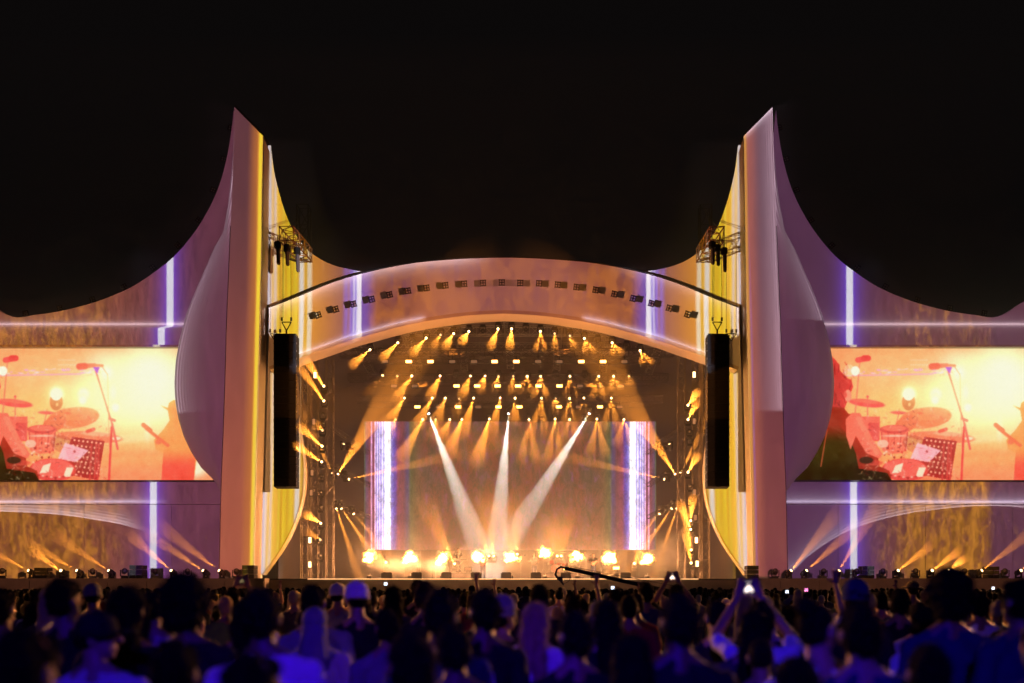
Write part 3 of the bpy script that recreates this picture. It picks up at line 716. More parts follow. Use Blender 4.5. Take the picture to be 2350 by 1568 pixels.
def drape(name, a, b, z0, z1, label, folds=40):
    a, b = Vector(a), Vector(b); n = folds*2; bm = bmesh.new(); d = (b-a); nrm = Vector((-d.y, d.x, 0)).normalized(); G = []
    for i in range(n+1):
        p = a+d*i/n+nrm*(.12*(1 if i % 2 else -1)+random.uniform(-.03, .03)); G.append((bm.verts.new((p.x, p.y, z0)), bm.verts.new((p.x, p.y, z1))))
    for p, q in zip(G, G[1:]): bm.faces.new((p[0], q[0], q[1], p[1]))
    o = link(name, mesh(bm, name, M_DRAPE, True)); tag(o, label, 'drape', 'stage drapes')
drape('stage_drape', (-14.6, 76, 0), (14.6, 76, 0), ZB, 20.4, 'dark drape across the back of the stage behind the backdrop screen', 60)
drape('stage_drape', (-14.6, 62.8, 0), (-14.6, 76, 0), ZB, 19.5, 'dark side drape left of the backdrop screen', 26)
drape('stage_drape', (14.6, 62.8, 0), (14.6, 76, 0), ZB, 19.5, 'dark side drape right of the backdrop screen', 26)
rp = [(x, z-1.0) for x, z in full_t[::4]]
bm = bmesh.new(); extrude_poly(bm, [(x, z) for x, z in rp]+[(x, z-.18) for x, z in rp[::-1]], 60.8, 76.2)  # front edge carried forward to block beams escaping above the arch
for v in bm.verts: v.co.z -= (v.co.y-60.8)*.07
tag(link('stage_roof', mesh(bm, 'stage_roof', M_DRAPE)), 'dark arched roof skin over the stage trusses', 'roof')

# ------------------------------------------------------------------ trusses
def truss_meshes(L, w=.42, h=.42, r=.032, step=.6):
    ch = bmesh.new(); br = bmesh.new()
    C = [(-w/2, -h/2), (w/2, -h/2), (w/2, h/2), (-w/2, h/2)]
    for x, y in C: tube(ch, (x, y, 0), (x, y, L), r, seg=5)
    n = max(1, round(L/step))
    for k in range(4):
        a, b = C[k], C[(k+1) % 4]
        for i in range(n):
            z0, z1 = L*i/n, L*(i+1)/n
            p, q = (a, b) if (i+k) % 2 else (b, a)
            tube(br, (*p, z0), (*q, z1), r*.55, seg=4)
            if i % 2 == 0: tube(br, (*a, z0), (*b, z0), r*.55, seg=4)
        tube(br, (*a, L), (*b, L), r*.55, seg=4)
    return ch, br
def truss(name, a, b, label, group, m=None, w=.42, h=.42, r=.032, step=.6):
    a, b = Vector(a), Vector(b); m = m or M_DARKTR; L = (b-a).length
    d = (b-a).normalized(); q = d.to_track_quat('Z', 'Y') if abs(d.z) < .95 else Matrix.Identity(3).to_quaternion()
    if d.z < -.95: a, b = b, a
    o = empty(name, a, label, 'truss', group, q.to_euler())
    ch, br = truss_meshes(L, w, h, r, step)
    link('chord_frame', mesh(ch, 'chord_frame', m), o); link('bracing', mesh(br, 'bracing', m), o)
    return o
ORD = ['first', 'second', 'third', 'fourth', 'fifth', 'sixth', 'seventh', 'eighth', 'ninth', 'tenth', 'eleventh', 'twelfth', 'thirteenth', 'fourteenth', 'fifteenth', 'sixteenth', 'seventeenth', 'eighteenth', 'nineteenth', 'twentieth', 'twenty-first', 'twenty-second', 'twenty-third', 'twenty-fourth']
ROWS = [(66.0, 830), (69.0, 886), (72.0, 933)]
for i, (Y, py) in enumerate(ROWS):
    z = hz(py, Y)+.55
    truss('lighting_truss', (-11.2, Y, z), (11.2, Y, z), f'horizontal lighting truss carrying the {ORD[i]} row of strobes from the front', 'lighting trusses under the roof', M_DARKTR, .5, .5)
for i, (Y, py) in enumerate([(69.0, 858), (72.0, 908), (73.2, 956)]):
    z = hz(py, Y)+.42
    truss('lighting_truss', (-10.6, Y-.5, z+.35), (10.6, Y-.5, z+.35), f'thin lamp truss above the {ORD[i+1]} row of amber beams', 'lighting trusses under the roof', M_DARKTR, .34, .34, .026)
for i, x in enumerate((-10.5, -7, -3.5, 0, 3.5, 7, 10.5)):
    truss('roof_truss', (x, 62.4, 21.3-abs(x)*.16), (x, 75, 19.0-abs(x)*.05), f'roof truss running front to back, {ORD[i]} from the left', 'front to back roof trusses', M_ALU, .5, .6)
pts = [(-12.6, 17.3), (-9.6, 18.6), (-6.4, 19.7), (-3.2, 20.3), (0, 20.5), (3.2, 20.3), (6.4, 19.7), (9.6, 18.6), (12.6, 17.3)]
for i, (p, q) in enumerate(zip(pts, pts[1:])):
    truss('arched_truss', (p[0], 63.2, p[1]), (q[0], 63.2, q[1]), f'{ORD[i]} segment from the left of the arched front truss behind the arch', 'arched front truss segments', M_DARKTR, .45, .45)
for i, (Y, zz) in enumerate(((64.6, 20.2), (67.5, 19.6), (70.5, 19.2))):
    truss('roof_truss', (-13, Y, zz), (13, Y, zz), f'cross roof truss high under the roof, {ORD[i]} from the front', 'cross roof trusses', M_ALU, .5, .6)
for sd in (-1, 1):
    S_ = side_name(sd)
    for j, (px, Y, m) in enumerate(((700, 62.6, M_MIDTR), (722, 63.0, M_MIDTR), (757, 63.4, M_MIDTR))):
        x = -ax(px, Y)*-sd
        truss('tower_truss', (x, Y, ZB+.01), (x, Y, 16.6+j*.7), f'{["outermost","middle","innermost"][j]} vertical truss column at the {S_} of the stage', 'vertical side truss columns', m, .46, .46)
    for j, (px0, py0, px1, py1) in enumerate(((768, 1000, 815, 1036), (770, 1083, 816, 1115), (768, 1166, 815, 1192))):
        a = Vector((-ax(px0, 66)*-sd, 66, hz(py0-14, 66))); b = Vector((-ax(px1, 64.6)*-sd, 69.5, hz(py1-14, 66)))
        truss('outrigger_truss', a, b, f'{ORD[j]} sloping lamp outrigger from the top, {S_} side', 'sloping outriggers', M_DARKTR, .25, .25, .02, .4)

# ------------------------------------------------------------------ moving heads and beams
def mh_meshes():
    d = {}
    bm = bmesh.new(); bx(bm, (0, 0, .06), (.34, .26, .12)); bmesh.ops.bevel(bm, geom=bm.edges[:], offset=.02, segments=2, affect='EDGES'); d['base'] = mesh(bm, 'base', M_CASE)
    bm = bmesh.new()
    for s_ in (-1, 1): bx(bm, (s_*.19, 0, .30), (.05, .12, .36))
    bx(bm, (0, 0, .14), (.42, .14, .05)); bmesh.ops.bevel(bm, geom=bm.edges[:], offset=.012, segments=1, affect='EDGES'); d['yoke'] = mesh(bm, 'yoke', M_CASE)
    bm = bmesh.new(); tube(bm, (0, 0, -.16), (0, 0, .10), .13, .155, 14); tube(bm, (0, 0, .10), (0, 0, .2), .155, .12, 14); ell(bm, (0, 0, -.16), (.13, .13, .08), 14, 8); d['head'] = mesh(bm, 'head', M_CASE)
    for nm, m in (('on', E_LENS), ('dim', E_LENSD), ('white', E_LENSW), ('off', M_LENSOFF)):
        bm = bmesh.new(); ell(bm, (0, 0, .2), (.075, .075, .03), 12, 6); d['lens_'+nm] = mesh(bm, 'lens_glass', m, True)
    return d
MH = mh_meshes()
def moving_head(pos, target, label, group, state='on', hang=True, power=0, cone=14, colour=AMB, size=1.0, blend=.25, split=0.0):
    """lamp whose lens sits at pos and shines at target"""
    pos, target = Vector(pos), Vector(target); d = (target-pos).normalized()
    up = -1 if hang else 1
    piv = pos-d*.22*size
    root = piv+Vector((0, 0, -up*.40*size))
    yaw = math.atan2(d.y, d.x)-PI/2
    o = empty('moving_head_lamp', root, label, 'lamp', group, (PI if hang else 0, 0, (yaw if not hang else yaw)), size)
    link('base', MH['base'], o); link('yoke', MH['yoke'], o)
    inv = o.rotation_euler.to_matrix().inverted()
    q = (inv @ d).to_track_quat('Z', 'Y').to_euler()
    lp = inv @ ((piv-root)/size)
    link('head', MH['head'], o, lp, q); link('lens_glass', MH['lens_'+state], o, lp, q)
    if power:
        for sg in ((-1, 1) if split else (0,)):       # a prism in the lamp splits some beams in two
            l = bpy.data.lights.new('lamp_beam', 'SPOT'); l.energy = power*(.65 if split else 1); l.color = colour; l.spot_size = math.radians(cone*(.7 if split else 1)); l.spot_blend = blend; l.shadow_soft_size = .03
            dd = Matrix.Rotation(math.radians(split*.5*sg), 3, 'Z') @ d
            lo = bpy.data.objects.new('lamp_beam', l); COL.objects.link(lo); lo.location = pos+d*.06; lo.rotation_euler = dd.to_track_quat('-Z', 'Y').to_euler()
            lo.parent = o; lo.matrix_parent_inverse = o.matrix_basis.inverted()
    return o
YF = 55.8        # where a beam aimed at the audience leaves the haze
BP = 140000
def row(name, Y, items, yend=YF, cone=15, power=BP):
    items = sorted(items, key=lambda t: t[0]); n = len(items)
    for i, it in enumerate(items):
        x, y, tx_, ty_, st = it[:5]
        k = it[5] if len(it) > 5 else 1.0
        st2 = {'b': 'on', 'd': 'dim', 'o': 'off'}[st]
        lab = f'{ {"b":"lit amber","d":"faintly lit","o":"unlit black"}[st] } moving head lamp, {ORD[i]} from the left in {name}'
        yy = Y(x) if callable(Y) else Y
        moving_head(W(x, y, yy), W(tx_, ty_, yend), lab, 'moving heads in '+name, st2, True, 0 if st == 'o' else power*k*(1 if st == 'b' else .3), cone, split=(cone*.85 if st == 'b' and x > 1190 else 0))
row('the top roof row', lambda x: 63.8, [(849,803,806,840,'b'),(913,787,876,824,'b'),(946,782,940,800,'o'),(978,776,946,812,'b'),(1011,769,994,797,'d'),(1041,766,1022,795,'b'),(1076,761,1060,785,'b'),(1108,760,1104,780,'o'),(1143,755,1126,797,'b'),(1174,755,1170,797,'b'),(1207,757,1207,780,'o'),(1240,761,1240,804,'b'),(1273,766,1274,798,'d'),(1308,771,1318,797,'d'),(1341,777,1354,808,'b'),(1372,783,1376,800,'o'),(1405,787,1418,812,'b'),(1438,797,1440,810,'o'),(1469,805,1486,834,'b')], YF, 4.6, BP*.8)
row('the second roof row', 68.9, [(878,862,842,905,'b',.6),(912,863,898,885,'d',.5),(945,863,908,918,'b'),(1010,863,986,912,'b'),(1047,862,1047,880,'o'),(1080,863,1060,908,'b'),(1113,863,1103,895,'b',.6),(1144,864,1136,890,'d'),(1178,864,1174,900,'d'),(1210,864,1206,898,'b',.6),(1241,864,1240,910,'b',1.3),(1275,864,1277,880,'o'),(1308,864,1309,912,'b',1.1),(1342,864,1344,880,'o'),(1374,864,1373,912,'b'),(1408,864,1414,896,'b',.8),(1443,864,1448,886,'d')], YF, 3.4)
row('the third roof row', 71.9, [(928,914,888,975,'b'),(992,914,955,980,'b',.9),(1022,914,1000,970,'b',.6),(1054,915,1048,950,'d'),(1087,914,1060,1000,'b',1.1),(1148,914,1126,1000,'b',1.1),(1182,914,1180,975,'b',.6),(1214,914,1214,930,'o'),(1243,914,1234,995,'b',1.2),(1275,915,1276,940,'d'),(1307,915,1304,985,'b',.7),(1340,914,1340,975,'b'),(1372,914,1372,930,'o'),(1403,914,1401,985,'b')], YF, 3.4)
row('the lowest roof row', 73.0, [(908,963,890,1000,'d'),(970,963,918,1058,'b'),(1000,963,996,1000,'d'),(1032,963,1012,1010,'b',.5),(1060,963,1030,1040,'b',1.0),(1123,962,1092,1065,'b',1.2),(1214,963,1214,1065,'b',1.2),(1244,963,1244,980,'o'),(1274,962,1272,1065,'b',1.2),(1307,963,1309,1010,'b',.5),(1340,963,1340,980,'o'),(1370,962,1372,1045,'b',1.1),(1432,963,1434,1020,'b',.8)], YF, 3.6)
for i, (x, y, x2, y2) in enumerate([(984,950,1096,1245),(1167,950,1140,1250),(1352,950,1166,1245)]):
    moving_head(W(x, y, 72.6), W(x2, y2, 69.5), f'white beam profile lamp above the backdrop, {["left","middle","right"][i]} of three', 'white profile lamps', 'white', True, 240000, 9.6, (1, .93, .82), 1.0, .15)
# side columns
def side_lamps(sd):
    S_ = side_name(sd); mirx = (lambda x: x) if sd < 0 else (lambda x: 2325-x)
    col = [(743,886,711,838,'b'),(743,920,698,856,'b'),(741,951,733,935,'o'),(740,971,730,965,'o'),(740,988,728,976,'d'),(739,1024,696,986,'b'),(738,1060,688,1028,'b'),(737,1093,750,1090,'o'),(737,1129,750,1127,'o'),(736,1163,750,1160,'o'),(736,1201,708,1184,'b'),(735,1239,708,1222,'d'),(735,1275,750,1270,'o')]
    if sd > 0: col = [(733,945-0,722,920,'b') if False else c for c in [(746,930,728,905,'b'),(746,963,730,930,'b'),(742,990,730,980,'o'),(741,1010,733,1005,'o'),(746,1084,728,1052,'b'),(740,1115,750,1100,'o'),(740,1145,750,1140,'o'),(740,1195,736,1150,'b'),(740,1215,760,1165,'b'),(739,1262,752,1185,'b'),(739,1292,750,1230,'b')]]
    for i, (x, y, x2, y2, st) in enumerate(col):
        moving_head(W(mirx(x), y, 62.2), W(mirx(x2), y2, 57.0), f'{ {"b":"lit amber","d":"faintly lit","o":"unlit"}[st] } side lamp, {ORD[i]} from the top on the {S_} truss column', 'lamps on the side columns', {'b': 'on', 'd': 'dim', 'o': 'off'}[st], False, {'b': 110000, 'd': 20000, 'o': 0}[st], 6)
    arm = [(789,1019,834,838,'b',.55,4.2),(799,1028,800,1020,'o',1,8),(812,1035,872,975,'b',1,5,68.0),(763,1085,738,1036,'b',.7,9),(776,1088,800,1050,'b',.7,12),(790,1094,790,1090,'o',1,8),(801,1100,880,1082,'b',.8,6),(772,1168,806,1270,'b',1,6),(784,1168,856,1272,'b',1.2,6),(800,1176,800,1180,'o',1,8),(812,1180,876,1254,'b',.7,6)]
    for i, (x, y, x2, y2, st, k, cn, *yt) in enumerate(arm):
        moving_head(W(mirx(x), y, 66.0), W(mirx(x2), y2, yt[0] if yt else (65.0 if y2 < y else 64.5)), f'{"lit amber" if st=="b" else "unlit"} outrigger lamp, {ORD[i]} from the top on the {S_} side', 'lamps on the outriggers', 'on' if st == 'b' else 'off', True, 150000*k if st == 'b' else 0, cn*1.15)
side_lamps(-1); side_lamps(1)
for i, (x, y, x2, y2, k) in enumerate([(886,1291,858,1262,.5),(1043,1294,1010,1228,1.2),(1122,1276,1104,1216,.8),(1133,1276,1124,1208,1.0),(1176,1272,1160,1212,.7),(1187,1272,1184,1206,1.0),(1279,1276,1268,1232,.8),(1288,1276,1294,1230,.7),(1456,1293,1468,1255,.6)]):
    moving_head(W(x, y, 65.5), W(x2, y2, 60.5), f'amber floor lamp shining upward on the stage, {ORD[i]} from the left', 'stage floor lamps', 'on', False, 34000*k, 9)
# floor lamps on the wing platforms
def wing_row(items, S_):
    for i, (x, st, x2, y2) in enumerate(sorted(items)):
        p = W(x, 1309, 58.7); t_ = W(x2, y2, 57.0)
        moving_head(p, t_, f'{"lit amber" if st=="b" else "unlit"} floor lamp in front of the {S_} wing wall, {ORD[i]} from the left', 'floor lamps along the wing walls', 'on' if st == 'b' else 'off', False, 34000 if st == 'b' else 0, 13, AMB, 1.12)
wing_row([(6,'o',20,1290),(64,'b',-20,1265),(103,'o',95,1280),(139,'b',95,1280),(175,'b',100,1266),(212,'o',206,1284),(248,'b',165,1254),(287,'o',300,1290),(356,'o',350,1285),(392,'b',330,1255),(430,'o',426,1284),(465,'b',375,1250),(502,'b',410,1240),(543,'o',548,1284)], 'left')
wing_row([(1779,'o',1775,1284),(1816,'b',1886,1222),(1852,'b',1930,1240),(1891,'o',1900,1284),(1926,'b',1990,1200),(1966,'o',1960,1286),(2026,'o',2020,1284),(2062,'b',2110,1272),(2101,'o',2095,1284),(2140,'b',2180,1280),(2178,'b',2200,1292),(2214,'o',2220,1284),(2254,'b',2340,1242),(2306,'o',2300,1284),(2344,'b',2400,1270)], 'right')

# ------------------------------------------------------------------ strobes, tube lamps, blinders
def inst(name, label, cat, group, parts, loc, rot=(0, 0, 0), scale=1.0):
    o = empty(name, loc, label, cat, group, rot, scale)
    for nm, me in parts: link(nm, me, o)
    return o
SB = boxm('housing', (0, .07, 0), (.52, .12, .32), M_CASE, .02)
SF = {k: boxm('lit_face', (0, -.005, 0), (.40, .02, .18), m) for k, m in (('b', E_STROBE), ('d', E_STROBED))}
SY = boxm('bracket', (0, .08, .26), (.06, .04, .30), M_BLACK)
def strobes(Y, y, items, rn):
    for i, (x, st) in enumerate(items):
        inst('strobe_panel', f'{"bright" if st=="b" else "dim"} rectangular strobe, {ORD[i]} from the left in the {rn} strobe row', 'strobe', f'{rn} strobe row', [('housing', SB), ('lit_face', SF[st]), ('bracket', SY)], W(x, y, Y-.35))
strobes(66, 830, [(884,'d'),(938,'b'),(988,'b'),(1038,'d'),(1088,'d'),(1135,'b'),(1185,'b'),(1235,'d'),(1284,'d'),(1334,'b'),(1384,'b'),(1433,'d')], 'front')
strobes(69, 886, [(904,'d'),(952,'d'),(1048,'b'),(1095,'b'),(1142,'b'),(1189,'b'),(1236,'b'),(1284,'b'),(1331,'d'),(1378,'d'),(1425,'d')], 'middle')
strobes(72, 934, [(958,'b'),(1006,'d'),(1051,'b'),(1097,'d'),(1144,'b'),(1192,'b'),(1283,'b'),(1328,'d'),(1377,'b'),(1422,'d')], 'rear')
TB = boxm('housing', (0, .07, 0), (.26, .12, .48), M_CASE, .015)
TF = {k: boxm('lit_face', (0, -.005, 0), (.17, .02, .36), m) for k, m in (('b', E_TUBE), ('d', E_TUBED))}
for S_, items in (('left', [(723,861,'b'),(720,968,'d'),(716,1085,'d'),(714,1131,'d'),(711,1240,'b'),(711,1296,'b')]), ('right', [(1593,860,'b'),(1593,967,'d'),(1594,1130,'d'),(1596,1188,'d'),(1598,1240,'b'),(1600,1294,'b')])):
    for i, (x, y, st) in enumerate(items):
        inst('panel_lamp', f'{"bright" if st=="b" else "dim"} upright panel lamp, {ORD[i]} from the top on the {S_} side', 'lamp', 'upright panel lamps', [('housing', TB), ('lit_face', TF[st])], W(x, y, 62.15))
for i, (x, y, st) in enumerate([(1074,1306,'d'),(1300,1305,'b'),(1414,1304,'b')]):
    inst('strobe_panel', f'low strobe on the stage floor, {ORD[i]} from the left', 'strobe', 'stage floor strobes', [('housing', SB), ('lit_face', SF[st]), ('bracket', boxm('bracket', (0, .08, -.2), (.3, .1, .1), M_BLACK))], W(x, y, 64.6))
# 2x2 blinders
def blinder_parts():
    bm = bmesh.new(); bx(bm, (0, .12, 0), (.48, .2, .48))
    fr = mesh(bm, 'housing', M_CASE)
    bm = bmesh.new()
    for s_ in (-1, 1):
        bx(bm, (s_*.26, .02, 0), (.03, .16, .58)); bx(bm, (0, .02, s_*.26), (.58, .16, .03))
    bx(bm, (0, .0, 0), (.03, .1, .5)); bx(bm, (0, 0, 0), (.5, .1, .03)); g = mesh(bm, 'frame', M_CASE)
    bm = bmesh.new(); tube(bm, (0, 0, 0), (0, .03, 0), .085, .085, 14); ell(bm, (0, -.0, 0), (.085, .03, .085), 14, 6); ln = mesh(bm, 'bulb', M_LAMPGL, True)
    bm = bmesh.new(); tube(bm, (0, .2, 0), (0, .75, 0), .035, seg=6); st = mesh(bm, 'standoff_arm', M_CASE)
    return fr, g, ln, st
BF, BG, BL, BS = blinder_parts()
def blinder(pos, roll, label, group, scale=1.0, arm=True):
    o = empty('blinder_lamp', pos, label, 'lamp', group, (0, roll, 0), scale)
    link('housing', BF, o); link('frame', BG, o)
    if arm: link('standoff_arm', BS, o)
    for x in (-1, 1):
        for z in (-1, 1): link('bulb', BL, o, (x*.12, -.0, z*.12))
BLP = [(730,723),(770,710),(811,698),(853,687),(894,676.5),(936,667.5),(979,661),(1022,655),(1065,651.5),(1108.5,649.5),(1151.5,648.5),(1194,649.5),(1237,650.5),(1280,653.5),(1323,659),(1367,665.5),(1410,675),(1453,685),(1495,696.5),(1536,707.5),(1578,721.5)]
for i, (x, y) in enumerate(BLP):
    x0, y0 = BLP[max(0, i-1)]; x1, y1 = BLP[min(20, i+1)]
    blinder(W(x, y, YA-.72), math.atan2(y1-y0, x1-x0), f'small four-bulb blinder on the arch, {ORD[i]} from the left', 'four-bulb blinders on the arch', .66)
ET = [(58,719),(137,707),(212,688),(285,658),(350,614),(408,563),(456,505),(489,436),(513,365),(529,293)]
for sd in (-1, 1):
    for i, (x, y) in enumerate(ET):
        x0, y0 = ET[max(0, i-1)]; x1, y1 = ET[min(9, i+1)]
        p = W(x, y, YW+.1); p.x = -abs(p.x)*-sd if False else sd*abs(p.x)
        blinder(p, math.atan2(y1-y0, x1-x0)*(-sd), f'dark four-bulb blinder on top of the {side_name(sd)} wing, {ORD[i]} from the bottom', 'blinders along the wing tops', .6, False)

# ------------------------------------------------------------------ hanging line arrays with their rigging
def array(sd):
    S_ = side_name(sd); Y = 57.4
    pl, pr = (631, 684) if sd < 0 else (1620, 1672)
    x0, x1 = CAMX+(pl-VX)/F*Y, CAMX+(pr-VX)/F*Y; xc = (x0+x1)/2; w = x1-x0-.05
    zt, zb = hz(773, Y), hz(1120, Y)
    o = empty('line_array', (xc, Y, zt), f'tall black hanging speaker column in front of the {S_} tower', 'speaker', 'hanging speaker columns')
    n = 20; h = (zt-zb)/n
    for me_n in range(1):
        bm = bmesh.new(); bx(bm, (0, 0, 0), (w, .75, h-.018)); bmesh.ops.bevel(bm, geom=bm.edges[:], offset=.012, segments=1, affect='EDGES'); cab = mesh(bm, 'cabinet', M_ARR)
        bm = bmesh.new(); bx(bm, (-w/4-.01, -.385, 0), (w/2-.05, .02, h-.05)); bx(bm, (w/4+.01, -.385, 0), (w/2-.05, .02, h-.05)); gr = mesh(bm, 'grille', M_GRILLE)
        bm = bmesh.new()
        for s_ in (-1, 1): bx(bm, (s_*(w/2+.012), -.3, h/2-.02), (.035, .06, .10))
        pn = mesh(bm, 'rigging_pin', M_ALU)
    for k in range(n):
        tilt = 0 if k < 13 else -(k-12)*.012
        c = link('cabinet', cab, o, (0, -.0 if k < 13 else .0, -h*(k+.5)), (tilt*1.0, 0, 0)); link('grille', gr, c); link('rigging_pin', pn, c)
    bm = bmesh.new()
    for a in (-.33, .33): tube(bm, (a, -.3, .06), (a, .3, .06), .05)
    for b in (-.25, .25): tube(bm, (-w/2+.05, b, .07), (w/2-.05, b, .07), .05)
    link('fly_frame', mesh(bm, 'fly_frame', M_BLACK), o)
    bm = bmesh.new(); P = [(-.27, 0, .85), (.27, 0, .85), (0, 0, .35)]
    for a, b in ((0, 1), (1, 2), (2, 0)): tube(bm, P[a], P[b], .035)
    tube(bm, (0, 0, .1), (0, 0, .35), .05)
    for p in P[:2]: bx(bm, (p[0], 0, 1.02), (.1, .1, .2))
    link('bridle', mesh(bm, 'bridle', M_BLACK), o)
    zT = hz(560, Y)
    for a in (-.27, -.2, .27):
        bm = bmesh.new(); tube(bm, (a, 0, 1.1), (a*.9, 0, zT-zt), .014, seg=5); link('hoist_chain', mesh(bm, 'hoist_chain', M_CABLE), o)
    # spare pick point beside the array
    b2 = empty('empty_hoist_bridle', (xc+sd*1.25, Y+2.2, zt+.2), f'small empty triangular hoist bridle hanging beside the {S_} speaker column', 'bridle', 'spare bridles')
    bm = bmesh.new(); P = [(-.3, 0, .55), (.3, 0, .55), (0, 0, .1)]
    for a, b in ((0, 1), (1, 2), (2, 0)): tube(bm, P[a], P[b], .03)
    for p in P[:2]: bx(bm, (p[0], 0, .72), (.1, .1, .2))
    link('triangle_frame', mesh(bm, 'triangle_frame', M_BLACK), b2)
    for a in (-.3, .3):
        bm = bmesh.new(); tube(bm, (a, 0, .8), (a, 0, 6.2), .012, seg=4); link('cable', mesh(bm, 'cable', M_CABLE), b2)
    # cantilever box truss the array hangs from, running back to the mast
    pf = W(657 if sd < 0 else 1646, 536, 57.0); pb = pf+Vector((-sd*.15, 4.05, .1))
    truss('cantilever_truss', (pf.x, pf.y, pf.z), (pb.x, pb.y, pb.z), f'orange-lit box truss jutting over the {S_} speaker column', 'cantilever trusses', mat('orange_lit_truss', (.22, .10, .045), .5, .4, vary=.3), .82, .82, .045, .62)  # golden stage light on the truss put into its base colour
    xm = CAMX+((697 if sd < 0 else 1618)-VX)/F*63.2
    truss('mast_truss', (xm, 63.2, 12), (xm, 63.2, hz(474, 63.2)), f'dark vertical mast truss behind the {S_} inner wall', 'mast trusses', M_DARKTR, .72, .72, .045, 1.3)
    for k, dx in enumerate((-.22, .22)):
        bm = bmesh.new(); tube(bm, (pf.x+dx, 57.6, pf.z+.4), (xm, 63, hz(486, 63.2)), .018, seg=5)
        tag(link('stay_cable', mesh(bm, 'stay_cable', M_CABLE)), f'{"outer" if k==0 else "inner"} stay cable from mast to cantilever above the {S_} speaker column', 'cable', 'stay cables')
    # hoists with chain bags
    for k, (dx, zz, yy) in enumerate(((-.38, .0, 56.9), (.02, .1, 57.4), (.5, -.1, 57.9))):
        hb = empty('chain_hoist', (xc+dx, yy, pf.z-.5), f'black chain hoist with hanging chain bag, {ORD[k]} from the left above the {S_} speaker column', 'hoist', 'chain hoists')
        bm = bmesh.new(); bx(bm, (0, 0, -.22), (.36, .32, .42)); bmesh.ops.bevel(bm, geom=bm.edges[:], offset=.05, segments=2, affect='EDGES'); link('motor', mesh(bm, 'motor', M_BLACK), hb)
        bm = bmesh.new(); cap(bm, (.03, 0, -.5), (.05, 0, -1.25+zz), .12, .11, 10); link('chain_bag', mesh(bm, 'chain_bag', M_DRAPE), hb)
        bm = bmesh.new(); tube(bm, (0, 0, 0), (0, 0, .3), .03); link('hook', mesh(bm, 'hook', M_ALU), hb)
array(-1); array(1)

# ------------------------------------------------------------------ subwoofer stacks on the platforms
def stack(x, y0, y1, wpx, rows, cols, label, Y=58.6):
    p = W(x, y1, Y); w = wpx/F*Y; h = hz(y0, Y)-ZB
    o = empty('speaker_stack', (p.x, Y, ZB), label, 'speaker', 'speaker stacks on the platform edge')
    for r in range(rows):
        for c in range(cols):
            cw, chh = w/cols, h/rows
            cb = link('cabinet', boxm('cabinet', (-w/2+cw*(c+.5), .4, chh*(r+.5)+.002), (cw-.02, .75, chh-.02), M_CASE, .015), o)
            link('grille', boxm('grille', (-w/2+cw*(c+.5), .015, chh*(r+.5)+.002), (cw-.08, .03, chh-.07), M_GRILLE), cb)
stack(92, 1303, 1326, 30, 3, 1, 'black speaker stack at the far left of the platform')
stack(311, 1297, 1326, 31, 3, 2, 'black speaker stack between floor lamps below the left light bar')
stack(569, 1297, 1326, 29, 3, 1, 'black speaker stack at the foot of the left pylon')
stack(1728, 1298, 1326, 28, 3, 1, 'black speaker stack at the foot of the right pylon')
stack(1993, 1299, 1326, 29, 3, 2, 'black speaker stack right of the right light bar')
stack(2281, 1300, 1326, 27, 3, 2, 'black speaker stack at the far right of the platform')

# ------------------------------------------------------------------ haze, smoke and flames
def vol_mat(name, build):
    m = bpy.data.materials.new(name); m.use_nodes = True; nt = m.node_tree; nt.nodes.clear(); N.nt = nt
    o = nt.nodes.new('ShaderNodeOutputMaterial'); sh = build(nt); nt.links.new(sh, o.inputs['Volume']); return m
def hz_b(nt):
    v = nt.nodes.new('ShaderNodeVolumePrincipled'); v.inputs['Color'].default_value = (.9, .88, .85, 1); v.inputs['Density'].default_value = .014; v.inputs['Anisotropy'].default_value = .35
    return v.outputs[0]
M_HAZE = vol_mat('stage_haze_air', hz_b); M_HAZE.cycles.volume_sampling = 'EQUIANGULAR'
hb = boxm('haze', (0, 68.2, 16.3), (124, 24.0, 34.6), M_HAZE)
tag(link('haze', hb), 'thin smoky haze drifting round the whole stage', kind='stuff')
def smoke_b(dens):
    def b(nt):
        v = nt.nodes.new('ShaderNodeVolumePrincipled'); v.inputs['Color'].default_value = (.9, .88, .85, 1); v.inputs['Anisotropy'].default_value = .2
        tc = nt.nodes.new('ShaderNodeTexCoord'); ge = nt.nodes.new('ShaderNodeNewGeometry')
        ln = nt.nodes.new('ShaderNodeVectorMath'); ln.operation = 'LENGTH'; nt.links.new(tc.outputs['Object'], ln.inputs[0])
        n = noi(N(ge.outputs['Position']), .9, 5, .62, .6)
        d = 1.0-N(ln.outputs['Value'])+(n-.5)*2.2
        N.put(v.inputs['Density'], ss(d, .25, .9)*dens)
        return v.outputs[0]
    return b
bm = bmesh.new(); ell(bm, (0, 0, 0), (1, 1, 1), 20, 12); SPH = mesh(bm, 'smoke_cloud', vol_mat('drifting_smoke', smoke_b(.40)), True)
bm = bmesh.new(); ell(bm, (0, 0, 0), (1, 1, 1), 20, 12); SPH2 = mesh(bm, 'smoke_cloud', vol_mat('thin_drifting_smoke', smoke_b(.15)), True)
for i, (x, y, Y, sx, sy, sz, me, lab) in enumerate([(905, 1300, 61.6, 3.0, 1.6, 1.2, SPH, 'billowing low smoke on the stage floor at the left'), (990, 1306, 61.8, 2.4, 1.4, .9, SPH, 'low smoke on the stage floor under the left flames'), (1545, 1275, 62.5, 1.5, 1.2, 2.6, SPH, 'rising column of smoke at the right of the stage'), (1150, 1296, 64.0, 8.5, 2.0, 1.7, SPH2, 'broad low smoke across the middle of the stage')]):
    o = link('smoke_cloud', me, None, W(x, y, Y)); o.scale = (sx, sy, sz); tag(o, lab, 'smoke', 'stage smoke', 'stuff')

